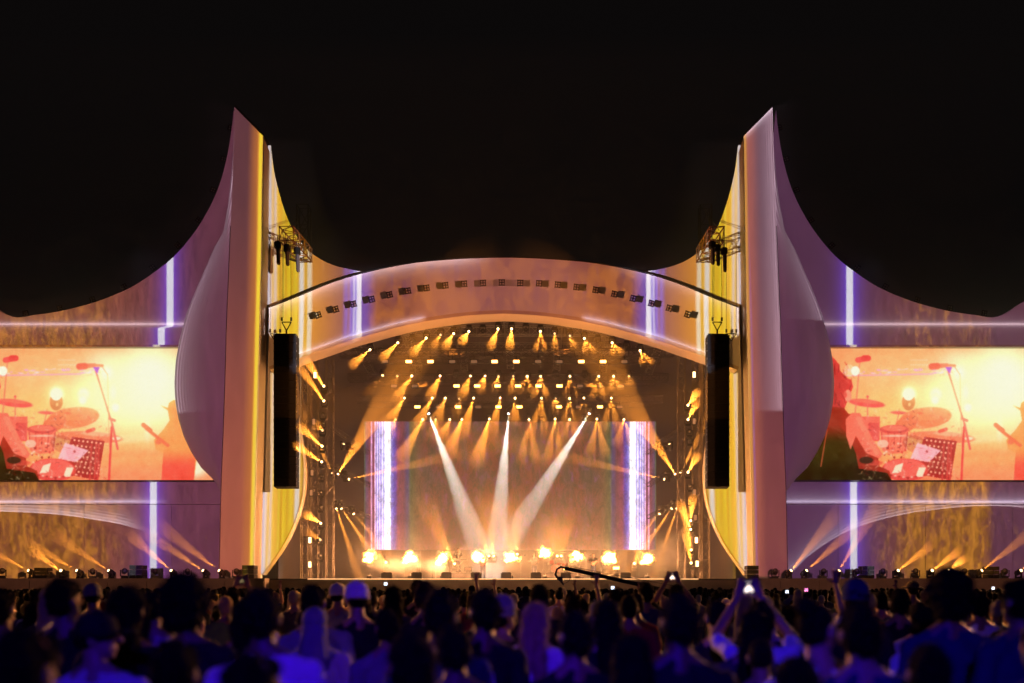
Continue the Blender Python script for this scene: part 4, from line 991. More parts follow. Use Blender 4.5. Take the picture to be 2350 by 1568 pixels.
def flame_b(nt):
    e = nt.nodes.new('ShaderNodeEmission'); tc = nt.nodes.new('ShaderNodeTexCoord'); ge = nt.nodes.new('ShaderNodeNewGeometry')
    sp = nt.nodes.new('ShaderNodeSeparateXYZ'); nt.links.new(tc.outputs['Object'], sp.inputs[0])
    ln = nt.nodes.new('ShaderNodeVectorMath'); ln.operation = 'LENGTH'; nt.links.new(tc.outputs['Object'], ln.inputs[0])
    n = noi(N(ge.outputs['Position']), 3.1, 7, .68, .9)
    d = .74-N(ln.outputs['Value'])+(n-.5)*2.5
    k = ss(d, .10, .30)
    N.put(e.inputs[0], ramp(d, [(0, (1, .22, .02)), (.22, (1, .33, .04)), (.42, (1, .58, .14)), (.7, (1, .75, .32))]))
    N.put(e.inputs[1], k*(ss(d, .1, .5)*60.0+6.0))
    return e.outputs[0]
M_FL = vol_mat('fire', flame_b)
bm = bmesh.new(); ell(bm, (0, 0, 0), (1.1, 1.1, 1.1), 16, 10); FLM = mesh(bm, 'fire_ball', M_FL)
FP = boxm('burner_box', (0, 0, .11), (.3, .3, .22), M_CASE, .02)
bm = bmesh.new(); tube(bm, (0, 0, .22), (0, 0, .36), .05, .06, 8); FN = mesh(bm, 'nozzle', M_ALU)
FLP = [(848,1278,.62,.66,0),(942,1280,.68,.52,0),(1016,1282,.60,.66,.5),(1097,1278,.66,.56,.4),(1173,1279,.72,.5,.1),(1250,1268,.66,.52,.5),(1325,1276,.68,.5,0),(1397,1280,.64,.66,.6),(1485,1282,.68,.56,-.2)]
for i, (x, y, sx, sz, r) in enumerate(FLP):
    p = W(x, y, 61.2)
    o = empty('fire_jet', (p.x, p.y, ZB), f'white-hot bursting flame ball along the stage front, {ORD[i]} from the left', 'flame', 'flame balls along the stage front')
    link('burner_box', FP, o); link('nozzle', FN, o)
    f = link('fire_ball', FLM, o, (0, 0, p.z-ZB), (0, r, 0)); f.scale = (sx, .5, sz)
    f2 = link('fire_ball', FLM, o, (.28*random.choice((-1, 1)), 0, p.z-ZB-.22), (0, 0, 0)); f2.scale = (.36, .3, .26)
    l = bpy.data.lights.new('flame_glow', 'POINT'); l.energy = 1050; l.color = (1, .40, .15); l.shadow_soft_size = .35
    lo = bpy.data.objects.new('flame_glow', l); COL.objects.link(lo); lo.parent = o; lo.location = (0, 0, p.z-ZB+.1)

# ------------------------------------------------------------------ people
TMP = None
def remesh(bm, voxel, name, m, disp=None, smooth_it=2):
    me = bpy.data.meshes.new('tmp'); bm.to_mesh(me); bm.free()
    global TMP
    if TMP is None: TMP = bpy.data.scenes.new('workshop')
    o = bpy.data.objects.new('tmp', me); TMP.collection.objects.link(o)
    r = o.modifiers.new('r', 'REMESH'); r.mode = 'VOXEL'; r.voxel_size = voxel; r.use_smooth_shade = True
    if smooth_it:
        k = o.modifiers.new('s', 'SMOOTH'); k.factor = .5; k.iterations = smooth_it
    TMP.view_layers[0].update(); dg = TMP.view_layers[0].depsgraph
    out = bpy.data.meshes.new_from_object(o.evaluated_get(dg)); out.name = name
    bpy.data.objects.remove(o); bpy.data.meshes.remove(me)
    if disp:
        amp, sc = disp; n = len(out.vertices); co = np.empty(n*3, np.float32); out.vertices.foreach_get('co', co); co = co.reshape(-1, 3)
        nr = np.empty(n*3, np.float32); out.vertices.foreach_get('normal', nr); nr = nr.reshape(-1, 3)
        dv = np.array([mnoise.noise(Vector(c)*sc)+.5*mnoise.noise(Vector(c)*sc*2.3) for c in co], np.float32)
        co = co+nr*(dv*amp)[:, None]; out.vertices.foreach_set('co', co.ravel()); out.update()
    out.materials.clear()
    out.materials.append(m)
    out.polygons.foreach_set('use_smooth', [True]*len(out.polygons))
    return out
SK = {k: mat('skin_'+k, c, .5, vary=.12, scale=14) for k, c in (('light', (.42, .24, .16)), ('tan', (.28, .14, .085)), ('brown', (.14, .07, .042)))}
HR = {k: mat('hair_'+k, c, .85, vary=.45, scale=60, bump=.5, stretch=(3, 3, .6)) for k, c in (('black', (.005, .0045, .004)), ('brown', (.025, .013, .008)), ('blonde', (.42, .30, .15)), ('grey', (.22, .21, .2)))}
CL = {k: mat('cloth_'+k, c, .85, vary=.18, scale=9, bump=.3) for k, c in (('black', (.014, .014, .016)), ('white', (.72, .71, .69)), ('navy', (.03, .04, .10)), ('grey', (.20, .20, .20)), ('red', (.30, .04, .03)), ('green', (.06, .12, .06)), ('cream', (.5, .45, .36)), ('charcoal', (.045, .045, .05)))}
def hand(bm, wr, d, spread, palm_n, curl=.25, r=.0095, which=None):
    """five-fingered hand at wrist wr, pointing along d; spread axis to the thumb side"""
    d = Vector(d).normalized(); sp_ = Vector(spread).normalized(); pn = Vector(palm_n).normalized()
    ctr = Vector(wr)+d*.05
    R = Matrix((sp_, d, pn)).transposed()
    ell(bm, ctr, (.040, .055, .016), 10, 8, R)
    cap(bm, wr, ctr, .027, .024, 8)
    for k, (off, L) in enumerate(((.030, .072), (.011, .080), (-.009, .075), (-.028, .060))):
        b0 = ctr+sp_*off+d*.045
        c = curl if which is None else which[k]
        e1 = b0+(d+sp_*off*5+pn*c).normalized()*L*.5; e2 = e1+(d+sp_*off*4+pn*c*2.6).normalized()*L*.5
        cap(bm, b0, e1, r, r*.95, 6); cap(bm, e1, e2, r*.95, r*.8, 6)
    t0 = ctr+sp_*.034-d*.02; t1 = t0+(sp_*.9+d*.6+pn*.3).normalized()*.045; t2 = t1+(sp_*.35+d*1+pn*.4).normalized()*.03
    cap(bm, t0, t1, r*1.25, r*1.1, 6); cap(bm, t1, t2, r*1.1, r*.85, 6)
ARMS = {
 'down': [((.205, 0, 1.370), (.255, -.03, 1.12), (.24, .07, .88))]*2,
 'fold': [((.205, 0, 1.370), (.255, .02, 1.13), (.10, .2, 1.16))]*2,
 'phone': [((.20, 0, 1.42), (.27, .22, 1.50), (.085, .36, 1.78)), ((.20, 0, 1.42), (.27, .22, 1.50), (.085, .36, 1.78))],
 'oneup': [((.205, 0, 1.370), (.255, -.03, 1.12), (.24, .07, .88)), ((.20, 0, 1.43), (.25, .05, 1.70), (.20, .1, 1.96))],
 'keys': [((.205, 0, 1.370), (.26, .08, 1.14), (.20, .33, 1.08))]*2,
 'guitar': [((.205, 0, 1.370), (.30, .02, 1.16), (.12, .22, 1.05)), ((.205, 0, 1.370), (.33, .1, 1.2), (.42, .25, 1.22))],
}
def person_meshes(pose, hi, slim=1.0, turn=0.0):
    """body, shirt, trousers as continuous meshes; figure faces +Y, 1.75 m tall"""
    v = .0085 if hi else .022
    A = ARMS[pose]
    body = bmesh.new(); sh = bmesh.new(); tr = bmesh.new()
    Rz = Matrix.Rotation(turn, 3, 'Z')
    def hd(x, y, z): return Vector((0, .015, 1.5))+Rz @ Vector((x, y-.015, z-1.5))
    ell(body, hd(0, .005, 1.655), (.074, .092, .093), 18, 12, Rz); ell(body, hd(0, .028, 1.585), (.058, .07, .072), 14, 10, Rz)
    ell(body, hd(0, .075, 1.545), (.026, .022, .022), 10, 8, Rz)
    if hi:
        cap(body, hd(0, .098, 1.652), hd(0, .122, 1.612), .010, .015, 8); ell(body, hd(0, .088, 1.665), (.05, .016, .012), 12, 6, Rz)
        ell(body, hd(0, .098, 1.574), (.024, .012, .009), 10, 6, Rz)
        for q in (-1, 1): ell(body, hd(q*.032, .086, 1.648), (.014, .012, .009), 8, 6, Rz)
    for q in (-1, 1): ell(body, hd(q*.079, -.005, 1.625), (.012, .022, .034), 8, 8, Rz)
    cap(body, (0, -.01, 1.42), hd(0, .0, 1.57), .062, .054, 12)
    ell(body, (0, 0, 1.25), (.165*slim, .10, .2)); ell(body, (0, 0, 1.05), (.135*slim, .095, .16)); ell(body, (0, 0, .93), (.16, .11, .13))
    for b, inf in ((body, 0), (sh, .014)):
        [cap(b, (0, 0, 1.405), (q*.170*slim, 0, 1.372), .056+inf, .053+inf) for q in (-1, 1)]
        for q in (-1, 1): cap(b, (q*.03, -.012, 1.475 if not inf else 1.452), (q*.15*slim, -.005, 1.392), .045+inf*.5, .046+inf)
    ell(sh, (0, 0, 1.26), (.18*slim, .118, .2)); ell(sh, (0, 0, 1.07), (.158*slim, .115, .18)); tube(sh, (0, 0, .88), (0, 0, 1.06), .165, .16, 18)
    for i, q in enumerate((-1, 1)):
        S0, E0, W0 = (Vector((c[0]*q*slim if k == 0 else c[0]*q, c[1], c[2])) for k, c in enumerate(A[i]))
        cap(body, S0, E0, .05, .040); cap(body, E0, W0, .042, .028)
        mid = S0.lerp(E0, .72); cap(sh, S0, mid, .064, .060)
        d = (W0-E0).normalized()
        if pose == 'phone': hand(body, W0, (0*q, .15, 1) if False else Vector((-q*.35, .05, .9)), Vector((-q*.8, -.1, -.45)), (0, 1, 0), .5)
        elif pose == 'oneup' and i == 1: hand(body, W0, (.03, .05, 1), (-1, 0, 0), (0, 1, .0), .06)
        else: hand(body, W0, d, (-q*.2, 1, 0) if abs(d.z) > .5 else (-q, .2, .3), (-q, 0, 0) if abs(d.z) > .5 else (0, 0, -1), .35)
        cap(body, (q*.09, 0, .9), (q*.10, .015, .50), .083, .056); cap(body, (q*.10, .015, .50), (q*.10, -.02, .09), .056, .04); cap(body, (q*.10, -.04, .045), (q*.11, .15, .035), .042, .035)
        cap(tr, (q*.085, 0, .9), (q*.10, .015, .50), .10, .075); cap(tr, (q*.10, .015, .50), (q*.10, -.02, .10), .075, .062)
    ell(tr, (0, 0, .92), (.172, .125, .13))
    return dict(body=remesh(body, v, 'body', SK['tan']), shirt=remesh(sh, v*1.4, 'shirt', CL['black'], (.014, 8) if hi else None), trousers=remesh(tr, v*1.8, 'trousers', CL['navy']))
def hair_mesh(style, hi, turn=0.0):
    v = .0075 if hi else .02
    b = bmesh.new(); Rz = Matrix.Rotation(turn, 3, 'Z')
    def hd(x, y, z): return Vector((0, .015, 1.5))+Rz @ Vector((x, y-.015, z-1.5))
    amp = (.017, 21)
    if style == 'short':
        ell(b, hd(0, -.012, 1.672), (.085, .094, .088), 18, 12, Rz); ell(b, hd(0, -.035, 1.61), (.078, .066, .07), 14, 10, Rz); ell(b, hd(0, .045, 1.715), (.06, .05, .04), 12, 8, Rz)
    elif style == 'crop':
        ell(b, hd(0, -.010, 1.668), (.079, .091, .088), 18, 12, Rz); ell(b, hd(0, -.035, 1.625), (.074, .062, .06), 14, 10, Rz); amp = (.004, 40)
    elif style == 'curly':
        ell(b, hd(0, -.015, 1.685), (.118, .122, .112), 18, 12, Rz); ell(b, hd(0, -.04, 1.60), (.108, .085, .09), 14, 10, Rz); amp = (.030, 22)
    elif style == 'long':
        ell(b, hd(0, -.012, 1.672), (.088, .098, .09), 18, 12, Rz); ell(b, hd(0, -.045, 1.58), (.095, .07, .12), 14, 10, Rz); cap(b, hd(-.03, -.06, 1.55), (-.05, -.10, 1.28), .065, .045); cap(b, hd(.03, -.06, 1.55), (.05, -.10, 1.26), .065, .045); ell(b, hd(0, .04, 1.715), (.062, .05, .042), 12, 8, Rz); amp = (.012, 18)
    elif style == 'bun':
        ell(b, hd(0, -.012, 1.668), (.081, .093, .088), 18, 12, Rz); ell(b, hd(0, -.035, 1.62), (.075, .062, .06), 14, 10, Rz); ell(b, hd(0, -.09, 1.745), (.048, .048, .045), 12, 8, Rz); amp = (.006, 30)
    elif style == 'pony':
        ell(b, hd(0, -.012, 1.668), (.081, .093, .088), 18, 12, Rz); ell(b, hd(0, -.035, 1.625), (.075, .062, .06), 14, 10, Rz); cap(b, hd(0, -.10, 1.68), hd(0, -.135, 1.64), .03, .035); cap(b, hd(0, -.135, 1.64), (0, -.14, 1.38), .04, .018); amp = (.006, 24)
    me = remesh(b, v, 'hair', HR['black'], amp if hi else (amp[0]*.6, amp[1]*.6), 1)
    if hi: strands(me, 2600, {'curly': .045, 'long': .05, 'short': .028, 'crop': .010, 'bun': .016, 'pony': .022}[style], style == 'curly')
    return me
def strands(me, n, L, wild):
    """loose strands: thin triangles rooted on the hair surface, lying mostly along it"""
    nv = len(me.vertices); co = np.empty(nv*3, np.float32); me.vertices.foreach_get('co', co); co = co.reshape(-1, 3)
    nr = np.empty(nv*3, np.float32); me.vertices.foreach_get('normal', nr); nr = nr.reshape(-1, 3)
    r = np.random.default_rng(nv); idx = r.integers(0, nv, n); p = co[idx]; m = nr[idx]
    d = r.normal(0, 1, (n, 3)); d[:, 2] -= .8; d = d-(d*m).sum(1, keepdims=True)*m; d /= np.linalg.norm(d, axis=1, keepdims=True)+1e-6
    lift = r.uniform(.15, .9 if wild else .55, (n, 1)); dirn = d*(1-lift*.5)+m*lift; dirn /= np.linalg.norm(dirn, axis=1, keepdims=True)
    ln = L*r.uniform(.4, 1.3, (n, 1)); sd_ = np.cross(dirn, m); sd_ /= np.linalg.norm(sd_, axis=1, keepdims=True)+1e-6
    w_ = .0016
    V = np.stack([p-sd_*w_-m*.002, p+sd_*w_-m*.002, p+dirn*ln], 1).reshape(-1, 3)
    bm = bmesh.new(); bm.from_mesh(me); vs_ = [bm.verts.new(q) for q in V]
    for k in range(n): bm.faces.new(vs_[3*k:3*k+3])
    bm.to_mesh(me); bm.free()
def cap_mesh(kind, hi):
    v = .0065 if hi else .02; b = bmesh.new()
    if kind == 'cap_back':     # baseball cap worn with the brim to the back right
        ell(b, (0, 0, 1.682), (.092, .104, .086), 20, 12); ell(b, (0, .0, 1.655), (.094, .105, .045), 20, 10)
        ell(b, (.0, -.12, 1.640), (.070, .060, .011), 14, 6)
        ell(b, (0, .0, 1.768), (.012, .012, .008), 8, 6)
    elif kind == 'cap':
        ell(b, (0, 0, 1.682), (.092, .104, .086), 20, 12); ell(b, (0, .0, 1.652), (.094, .106, .042), 20, 10); ell(b, (.0, .135, 1.655), (.072, .07, .010), 14, 6); ell(b, (0, 0, 1.768), (.012, .012, .008), 8, 6)
    elif kind == 'beanie':
        ell(b, (0, -.005, 1.690), (.096, .108, .098), 20, 12); ell(b, (0, -.008, 1.64), (.099, .110, .030), 20, 10)
    elif kind == 'scarf':       # head scarf falling over neck and shoulders
        ell(b, (0, -.005, 1.672), (.094, .106, .100), 20, 12); ell(b, (0, -.03, 1.57), (.098, .09, .11), 18, 10); cap(b, (0, -.03, 1.56), (0, -.06, 1.38), .095, .13); ell(b, (0, -.02, 1.42), (.17, .11, .07), 18, 10)
    elif kind == 'wide_hat':
        ell(b, (0, 0, 1.70), (.092, .102, .085), 18, 10); ell(b, (0, 0, 1.675), (.17, .18, .012), 22, 6)
    return remesh(b, v, kind, CL['white'], None, 1)
for m_ in list(HR.values())+list(CL.values()): m_.node_tree.nodes['Principled BSDF'].inputs['Specular IOR Level'].default_value = .12
CACHE = {}
def get(kind, *a):
    k = (kind,)+a
    if k not in CACHE: CACHE[k] = {'p': person_meshes, 'h': hair_mesh, 'c': cap_mesh}[kind](*a)
    return CACHE[k]
def recol(me, m):
    k = (me.name, m.name)
    if k not in CACHE:
        c = me.copy(); c.materials.clear(); c.materials.append(m); CACHE[k] = c
    return CACHE[k]
def person(loc, height, yaw, label, group, pose='down', hair='short', hairc='black', skin='tan', top='black', hat=None, hatc='white', hi=True, turn=0.0, slim=1.0, lean=(0, 0), legs='navy'):
    o = empty('person', loc, label, 'person', group, (lean[0], lean[1], yaw), height/1.765)
    P = get('p', pose, hi, slim, turn)
    link('body', recol(P['body'], SK[skin]), o); link('shirt', recol(P['shirt'], CL[top]), o); link('trousers', recol(P['trousers'], CL[legs]), o)
    if hair: link('hair', recol(get('h', hair, hi, turn), HR[hairc]), o)
    if hat:
        h = link('headwear', recol(get('c', hat, hi), CL[hatc]), o)
        if turn: h.rotation_euler = (0, 0, turn)
    return o

# ------------------------------------------------------------------ band, instruments, camera crane
def riser(x, w, h, Y, label):
    p = W(x, 1300, Y); o = empty('stage_riser', (p.x, Y, ZB), label, 'riser', 'stage risers')
    link('deck_top', boxm('deck_top', (0, 0, h-.03), (w, 2.0, .06), M_DECK), o)
    link('front_skirt', boxm('front_skirt', (0, -.96, (h-.06)/2+.002), (w-.06, .03, h-.066), M_DRAPE), o)
    for a in (-1, 1): link('leg', boxm('leg', (a*(w/2-.08), .8, (h-.06)/2+.002), (.06, .06, h-.066), M_ALU), o)
    return p.x, ZB+h
def keyboard(x, Y, z, label):
    o = empty('keyboard', (x, Y, z), label, 'keyboard')
    bm = bmesh.new()
    for a in (-1, 1):
        tube(bm, (a*.38, 0, .02), (-a*.38, 0, .86), .022)
    tube(bm, (-.4, -.2, .02), (-.4, .2, .02), .02); tube(bm, (.4, -.2, .02), (.4, .2, .02), .02); link('x_stand', mesh(bm, 'x_stand', M_ALU), o)
    link('case', boxm('case', (0, 0, .92), (1.25, .36, .11), M_CASE, .01), o); link('key_bed', boxm('key_bed', (0, -.09+.2, .983), (1.1, .14, .015), M_WHT), o)
def guitar(x, Y, z, label, m, flip=1):
    o = empty('guitar', (x, Y, z), label, 'guitar', 'guitars', (0, flip*math.radians(-62), 0))
    bm = bmesh.new(); ell(bm, (0, 0, -.06), (.17, .035, .15), 14, 8); ell(bm, (0, 0, .13), (.13, .035, .12), 14, 8); link('guitar_body', mesh(bm, 'guitar_body', m, True), o)
    link('neck', boxm('neck', (0, -.03, .5), (.05, .025, .62), M_WOOD), o); link('headstock', boxm('headstock', (.01, -.03, .87), (.08, .02, .15), m), o)
def drum_kit(x, Y, z, label):
    o = empty('drum_kit', (x, Y, z), label, 'drum kit')
    bm = bmesh.new(); tube(bm, (0, -.55, .3), (0, -.15, .3), .29, .29, 20); link('bass_drum', mesh(bm, 'bass_drum', M_RED), o)
    for a, r, h in ((-.26, .16, .72), (.24, .17, .72), (.62, .2, .5)):
        bm = bmesh.new(); tube(bm, (a, -.3, h-.12), (a, -.24, h+.12), r, r, 16); link('tom_drum', mesh(bm, 'tom_drum', M_RED), o)
    bm = bmesh.new(); tube(bm, (-.5, -.1, .55), (-.5, -.1, .7), .18, .18, 16); link('snare_drum', mesh(bm, 'snare_drum', M_ALU), o)
    for a, h in ((-.85, 1.15), (-.45, 1.35), (.5, 1.38), (.95, 1.2)):
        bm = bmesh.new(); tube(bm, (a, -.2, h), (a, -.2, h+.04), .25, .03, 18); c = link('cymbal', mesh(bm, 'cymbal', M_BRASS), o)
        bm = bmesh.new(); tube(bm, (a, -.2, .02), (a, -.2, h), .014); 
        for k in range(3): tube(bm, (a, -.2, .3), (a+.24*math.cos(k*2.1), -.2+.24*math.sin(k*2.1), .02), .011)
        link('cymbal_stand', mesh(bm, 'cymbal_stand', M_ALU), o)
def mic_stand(px, Y, z, label):
    p = W(px, 1300, Y); o = empty('microphone_stand', (p.x, Y, z), label, 'stand', 'microphone stands')
    bm = bmesh.new(); tube(bm, (0, 0, .03), (0, 0, 1.4), .013); tube(bm, (0, 0, 0), (0, 0, .03), .13, .12, 14); tube(bm, (0, 0, 1.35), (.25, -.1, 1.55), .01); link('pole', mesh(bm, 'pole', M_ALU), o)
    bm = bmesh.new(); cap(bm, (.25, -.1, 1.55), (.33, -.13, 1.6), .03, .022, 8); link('microphone', mesh(bm, 'microphone', M_CASE), o)
def band():
    k = dict(hi=False)
    x, z = riser(1051, 3.2, .45, 66.5, 'low black riser under the keyboard player')
    person((x, 66.9, z), 1.76, PI, 'keyboard player in dark clothes behind the X-stand keyboard', 'band on stage', pose='keys', hair='short', top='black', **k); keyboard(x, 66.4, z, 'black stage keyboard on a crossed X-stand, left of centre')
    x, z = riser(1275, 3.4, .5, 67.5, 'low black riser under the drum kit')
    person((x, 68.1, z-.35), 1.75, PI, 'drummer seated behind the drum kit right of centre', 'band on stage', pose='keys', hair='short', top='charcoal', **k); drum_kit(x, 67.5, z, 'red drum kit with brass cymbals right of centre')
    link('seat', boxm('seat', (0, 0, 0), (.3, .3, .1), M_CASE), empty('drum_stool', (x, 68.12, z+.42), 'black drum stool behind the drum kit', 'stool'))
    for i, (px, Y, tp, lab) in enumerate(((1108, 64.6, 'black', 'guitarist standing left of centre between flames'), (1226, 65.4, 'grey', 'guitarist standing just right of centre'), (1362, 65.2, 'black', 'bass player standing right of the drum kit'))):
        p = W(px, 1300, Y); person((p.x, Y, ZB+.003), 1.78, PI, lab, 'band on stage', pose='guitar', hair='long' if i == 1 else 'short', top=tp, **k)
        guitar(p.x+.02, Y-.24, ZB+1.08, f'{["red","dark","brown"][i]} electric guitar held by the {["left","middle","right"][i]} guitar player', (M_RED, M_CASE, M_WOOD)[i], -1)
    for i, px in enumerate((1000, 1118, 1195, 1345)): mic_stand(px, 63.9, ZB+.003, f'microphone stand on the stage, {ORD[i]} from the left')
    for i, (px, w_) in enumerate(((1010, 1.1), (1318, .9), (1400, 1.1), (945, .9))):
        p = W(px, 1300, 66.8); o = empty('amplifier', (p.x, 66.8, ZB), f'black amplifier cabinet on stage, {["just left of the keyboard","just right of the drum kit","right of the bass player","far left of the band"][i]}', 'amplifier', 'stage amplifiers')
        link('cabinet', boxm('cabinet', (0, 0, .45), (w_, .45, .9), M_CASE, .02), o); link('grille', boxm('grille', (0, -.235, .42), (w_-.1, .02, .72), M_GRILLE), o); link('head_unit', boxm('head_unit', (0, 0, 1.04), (w_-.15, .3, .26), M_CASE, .02), o)
    for i in range(9):
        p = W(890+i*68, 1300, 59.8); o = empty('floor_monitor', (p.x, 59.8, ZB), f'black wedge monitor on the stage lip, {ORD[i]} from the left', 'monitor', 'wedge monitors')
        bm = bmesh.new(); extrude_poly(bm, [(-.32, .003), (.32, .003), (.32, .14), (-.32, .14)], 0, .5)
        for v in bm.verts:
            if v.co.y > .25 and v.co.z > .1: v.co.z = .34
        link('wedge_cabinet', mesh(bm, 'wedge_cabinet', M_CASE), o)
        link('grille', boxm('grille', (0, .22, .245), (.54, .4, .012), M_GRILLE), o).rotation_euler = (math.radians(21), 0, 0)
        o.rotation_euler = (0, 0, PI)
def crane():
    Y = 46.0
    A = W(1296, 1304, Y); B = W(1560, 1362, Y); piv = A.lerp(B, .74)
    o = empty('camera_crane', (piv.x, Y, 0), 'long dark camera crane arm reaching over the crowd right of centre', 'crane')
    T = lambda v: Vector(v)-Vector((piv.x, Y, 0))
    bm = bmesh.new(); tube(bm, T(A), T(B), .085, .10, 8); bx(bm, T(A.lerp(B, .98)), (.5, .35, .5)); link('arm', mesh(bm, 'arm', M_BLACK), o)
    bm = bmesh.new(); tube(bm, T(A+Vector((0, 0, .12))), T(B+Vector((0, 0, .3))), .012, seg=5); link('tension_cable', mesh(bm, 'tension_cable', M_CABLE), o)
    bm = bmesh.new(); tube(bm, (0, 0, .9), (0, 0, piv.z-.02), .11, .09, 10)
    for k in range(3): tube(bm, (0, 0, 1.0), (.8*math.cos(k*2.09), .8*math.sin(k*2.09), .0), .05, .04)
    link('pedestal', mesh(bm, 'pedestal', M_BLACK), o)
    H = T(A); bm = bmesh.new(); P = [H+Vector((0, 0, .0)), H+Vector((-.18, 0, .06)), H+Vector((-.36, 0, -.05)), H+Vector((-.44, 0, -.3)), H+Vector((-.3, 0, -.52))]
    for a, b in zip(P, P[1:]): cap(bm, a, b, .05, .045, 8)
    link('remote_head', mesh(bm, 'remote_head', M_BLACK), o)
    bm = bmesh.new(); c = H+Vector((-.2, 0, -.5)); bx(bm, c, (.2, .34, .2)); tube(bm, c+Vector((0, -.3, 0)), c+Vector((0, -.15, 0)), .08, .07, 12); tube(bm, c+Vector((.02, 0, -.1)), c+Vector((.16, 0, -.28)), .05, .05, 10); link('camera_body', mesh(bm, 'camera_body', M_CASE), o)
    bm = bmesh.new(); P = [H+Vector((.05, 0, -.1)), H+Vector((.25, 0, -.35)), H+Vector((.18, 0, -.62)), H+Vector((-.1, 0, -.72)), H+Vector((-.24, 0, -.6))]
    P = [Vector((a, 0, b)) for a, b in smooth_curve([(q.x, q.z) for q in P], 4)]
    for a, b in zip(P, P[1:]): tube(bm, a, b, .014, seg=5)
    link('cable_loop', mesh(bm, 'cable_loop', M_CABLE), o)
band(); crane()
HAIRW = {'short': .178, 'crop': .165, 'curly': .25, 'long': .19, 'bun': .17, 'pony': .17}
placed = []
def near(px, ytop, wpx, label, **k):
    st = k.get('hair', 'short'); wid = .2 if k.get('hat') else HAIRW[st or 'crop']
    d = F*wid/wpx
    z = CAMZ+(VY-ytop)*d/F
    z = min(max(z, 1.50), 2.02)
    x = CAMX+(px-VX)/F*d
    k.setdefault('yaw', random.gauss(0, .28)); k.setdefault('lean', (random.gauss(0, .035), random.gauss(0, .05)))
    yaw = k.pop('yaw')
    placed.append((x, d))
    return person((x, d, 0), z, yaw, label, 'people in the near crowd', **k)
near(30, 1350, 63, 'person with short dark hair and lit ear at the far left edge', skin='tan', top='navy')
near(84, 1358, 36, 'small dark-haired person right of the far left head', top='charcoal')
near(115, 1349, 38, 'person in a bluish white shirt with dark bob, left part of the crowd', top='white', hair='long')
near(175, 1327, 66, 'tall short-haired person standing out left of the left speaker stack', top='black', turn=-.5)
near(236, 1338, 44, 'person with pale cap behind the tall short-haired head on the left', hair='crop', hat='cap', hatc='grey', top='grey')
near(300, 1342, 84, 'long dark-haired person below the left speaker stack', hair='long', top='black')
near(345, 1352, 60, 'person with ponytail just right of the long-haired head on the left', hair='pony', top='cream')
near(415, 1331, 36, 'small round dark head left of the big curly head', top='black')
near(465, 1335, 112, 'person with big curly dark hair below the left wing platform', hair='curly', top='black', skin='brown')
near(240, 1402, 98, 'person in profile looking right with blue-lit cheek, lower left', hair='crop', turn=-1.25, top='white', skin='light', hat='cap', hatc='black')
near(66, 1442, 150, 'very near dark blurred head in the lower left corner', hair='short', top='black')
near(563, 1380, 64, 'dark-haired person below the raised phone on the left', hair='long', top='black')
near(641, 1347, 92, 'dark short-haired person in a blue-lit shirt below the left inner wall', hair='short', top='white', skin='brown')
near(722, 1394, 68, 'person in a pale head scarf and light top with glowing dot beside', hair=None, hat='scarf', hatc='grey', top='cream')
near(742, 1341, 58, 'dark round head between the head scarf and the white cap', hair='short', top='grey')
near(789, 1338, 40, 'person with pale cap half hidden behind the white backward cap', hair='crop', hat='cap', hatc='white', top='grey')
near(830, 1333, 62, 'person in white backward baseball cap and black shirt', hair='crop', hat='cap_back', hatc='white', top='black', skin='tan')
near(900, 1396, 62, 'dark-haired person with warm lit ear right of the white cap', hair='short', top='grey')
near(910, 1344, 42, 'square dark hairdo above the head with warm lit ear', hair='long', top='charcoal')
near(953, 1331, 34, 'small round head standing out against the low smoke, left of centre', hair='short', top='black')
near(982, 1352, 84, 'tall dark head just left of the raised open hand', hair='short', top='navy', skin='brown')
near(1008, 1333, 50, 'round brown-haired head behind the tall dark head left of centre', hair='short', hairc='brown', top='black')
near(1078, 1350, 72, 'dark short-haired person under the raised open hand', hair='short', top='black', skin='brown')
near(1040, 1402, 74, 'person in a pale blue-lit shirt between two dark heads left of centre', hair='short', top='white')
near(1152, 1370, 66, 'person with pale cap tipped sideways near the centre', hair='short', hat='beanie', hatc='grey', top='black')
near(1213, 1380, 68, 'person with long pale hair glowing violet at the centre', hair='long', hairc='blonde', top='white', skin='light')
near(1255, 1341, 46, 'round dark head just behind the long pale hair', hair='short', top='black')
near(1300, 1400, 86, 'dark head right of the long pale hair', hair='short', top='black')
near(1326, 1368, 40, 'small brown head between two dark heads right of centre', hair='short', hairc='brown', top='cream')
near(1395, 1374, 72, 'long dark-haired person right of centre', hair='long', top='black')
near(1408, 1350, 38, 'small head just behind the long dark-haired person right of centre', hair='short', top='navy')
near(1478, 1336, 34, 'small round head left of the raised arms with phone', hair='short', top='navy')
PRT = near(1534, 1363, 94, 'broad dark-haired person in black shirt with blue print below the raised phone', hair='short', top='black', skin='brown')
near(1657, 1372, 56, 'dark leaning head between the two raised phones', hair='pony', top='black')
near(1690, 1398, 76, 'dark-haired person left of the large glowing phone holder', hair='long', top='charcoal')
near(1758, 1474, 70, 'smooth dark head low in front of the white shirt on the right', hair='crop', top='black')
near(1812, 1388, 44, 'person with long dark hair right of the large phone', hair='long', top='black')
near(1890, 1377, 88, 'person with hair bun and blue-lit face on the right', hair='bun', top='white', turn=-.9, skin='light')
near(1959, 1333, 64, 'person in dark cap with blue band on the right', hair='short', hat='beanie', hatc='navy', top='black')
near(2005, 1382, 100, 'large dark head with blue-lit neck right of the bun', hair='short', top='navy', skin='light')
near(2046, 1350, 46, 'mid-size dark head right of the blue-banded cap', hair='short', top='black')
near(2082, 1335, 28, 'small head with wide pointed hat on the right', hair='crop', hat='wide_hat', hatc='charcoal', top='black')
near(2167, 1322, 98, 'person with tall curly hair in a blue shirt on the right', hair='curly', top='navy', skin='tan')
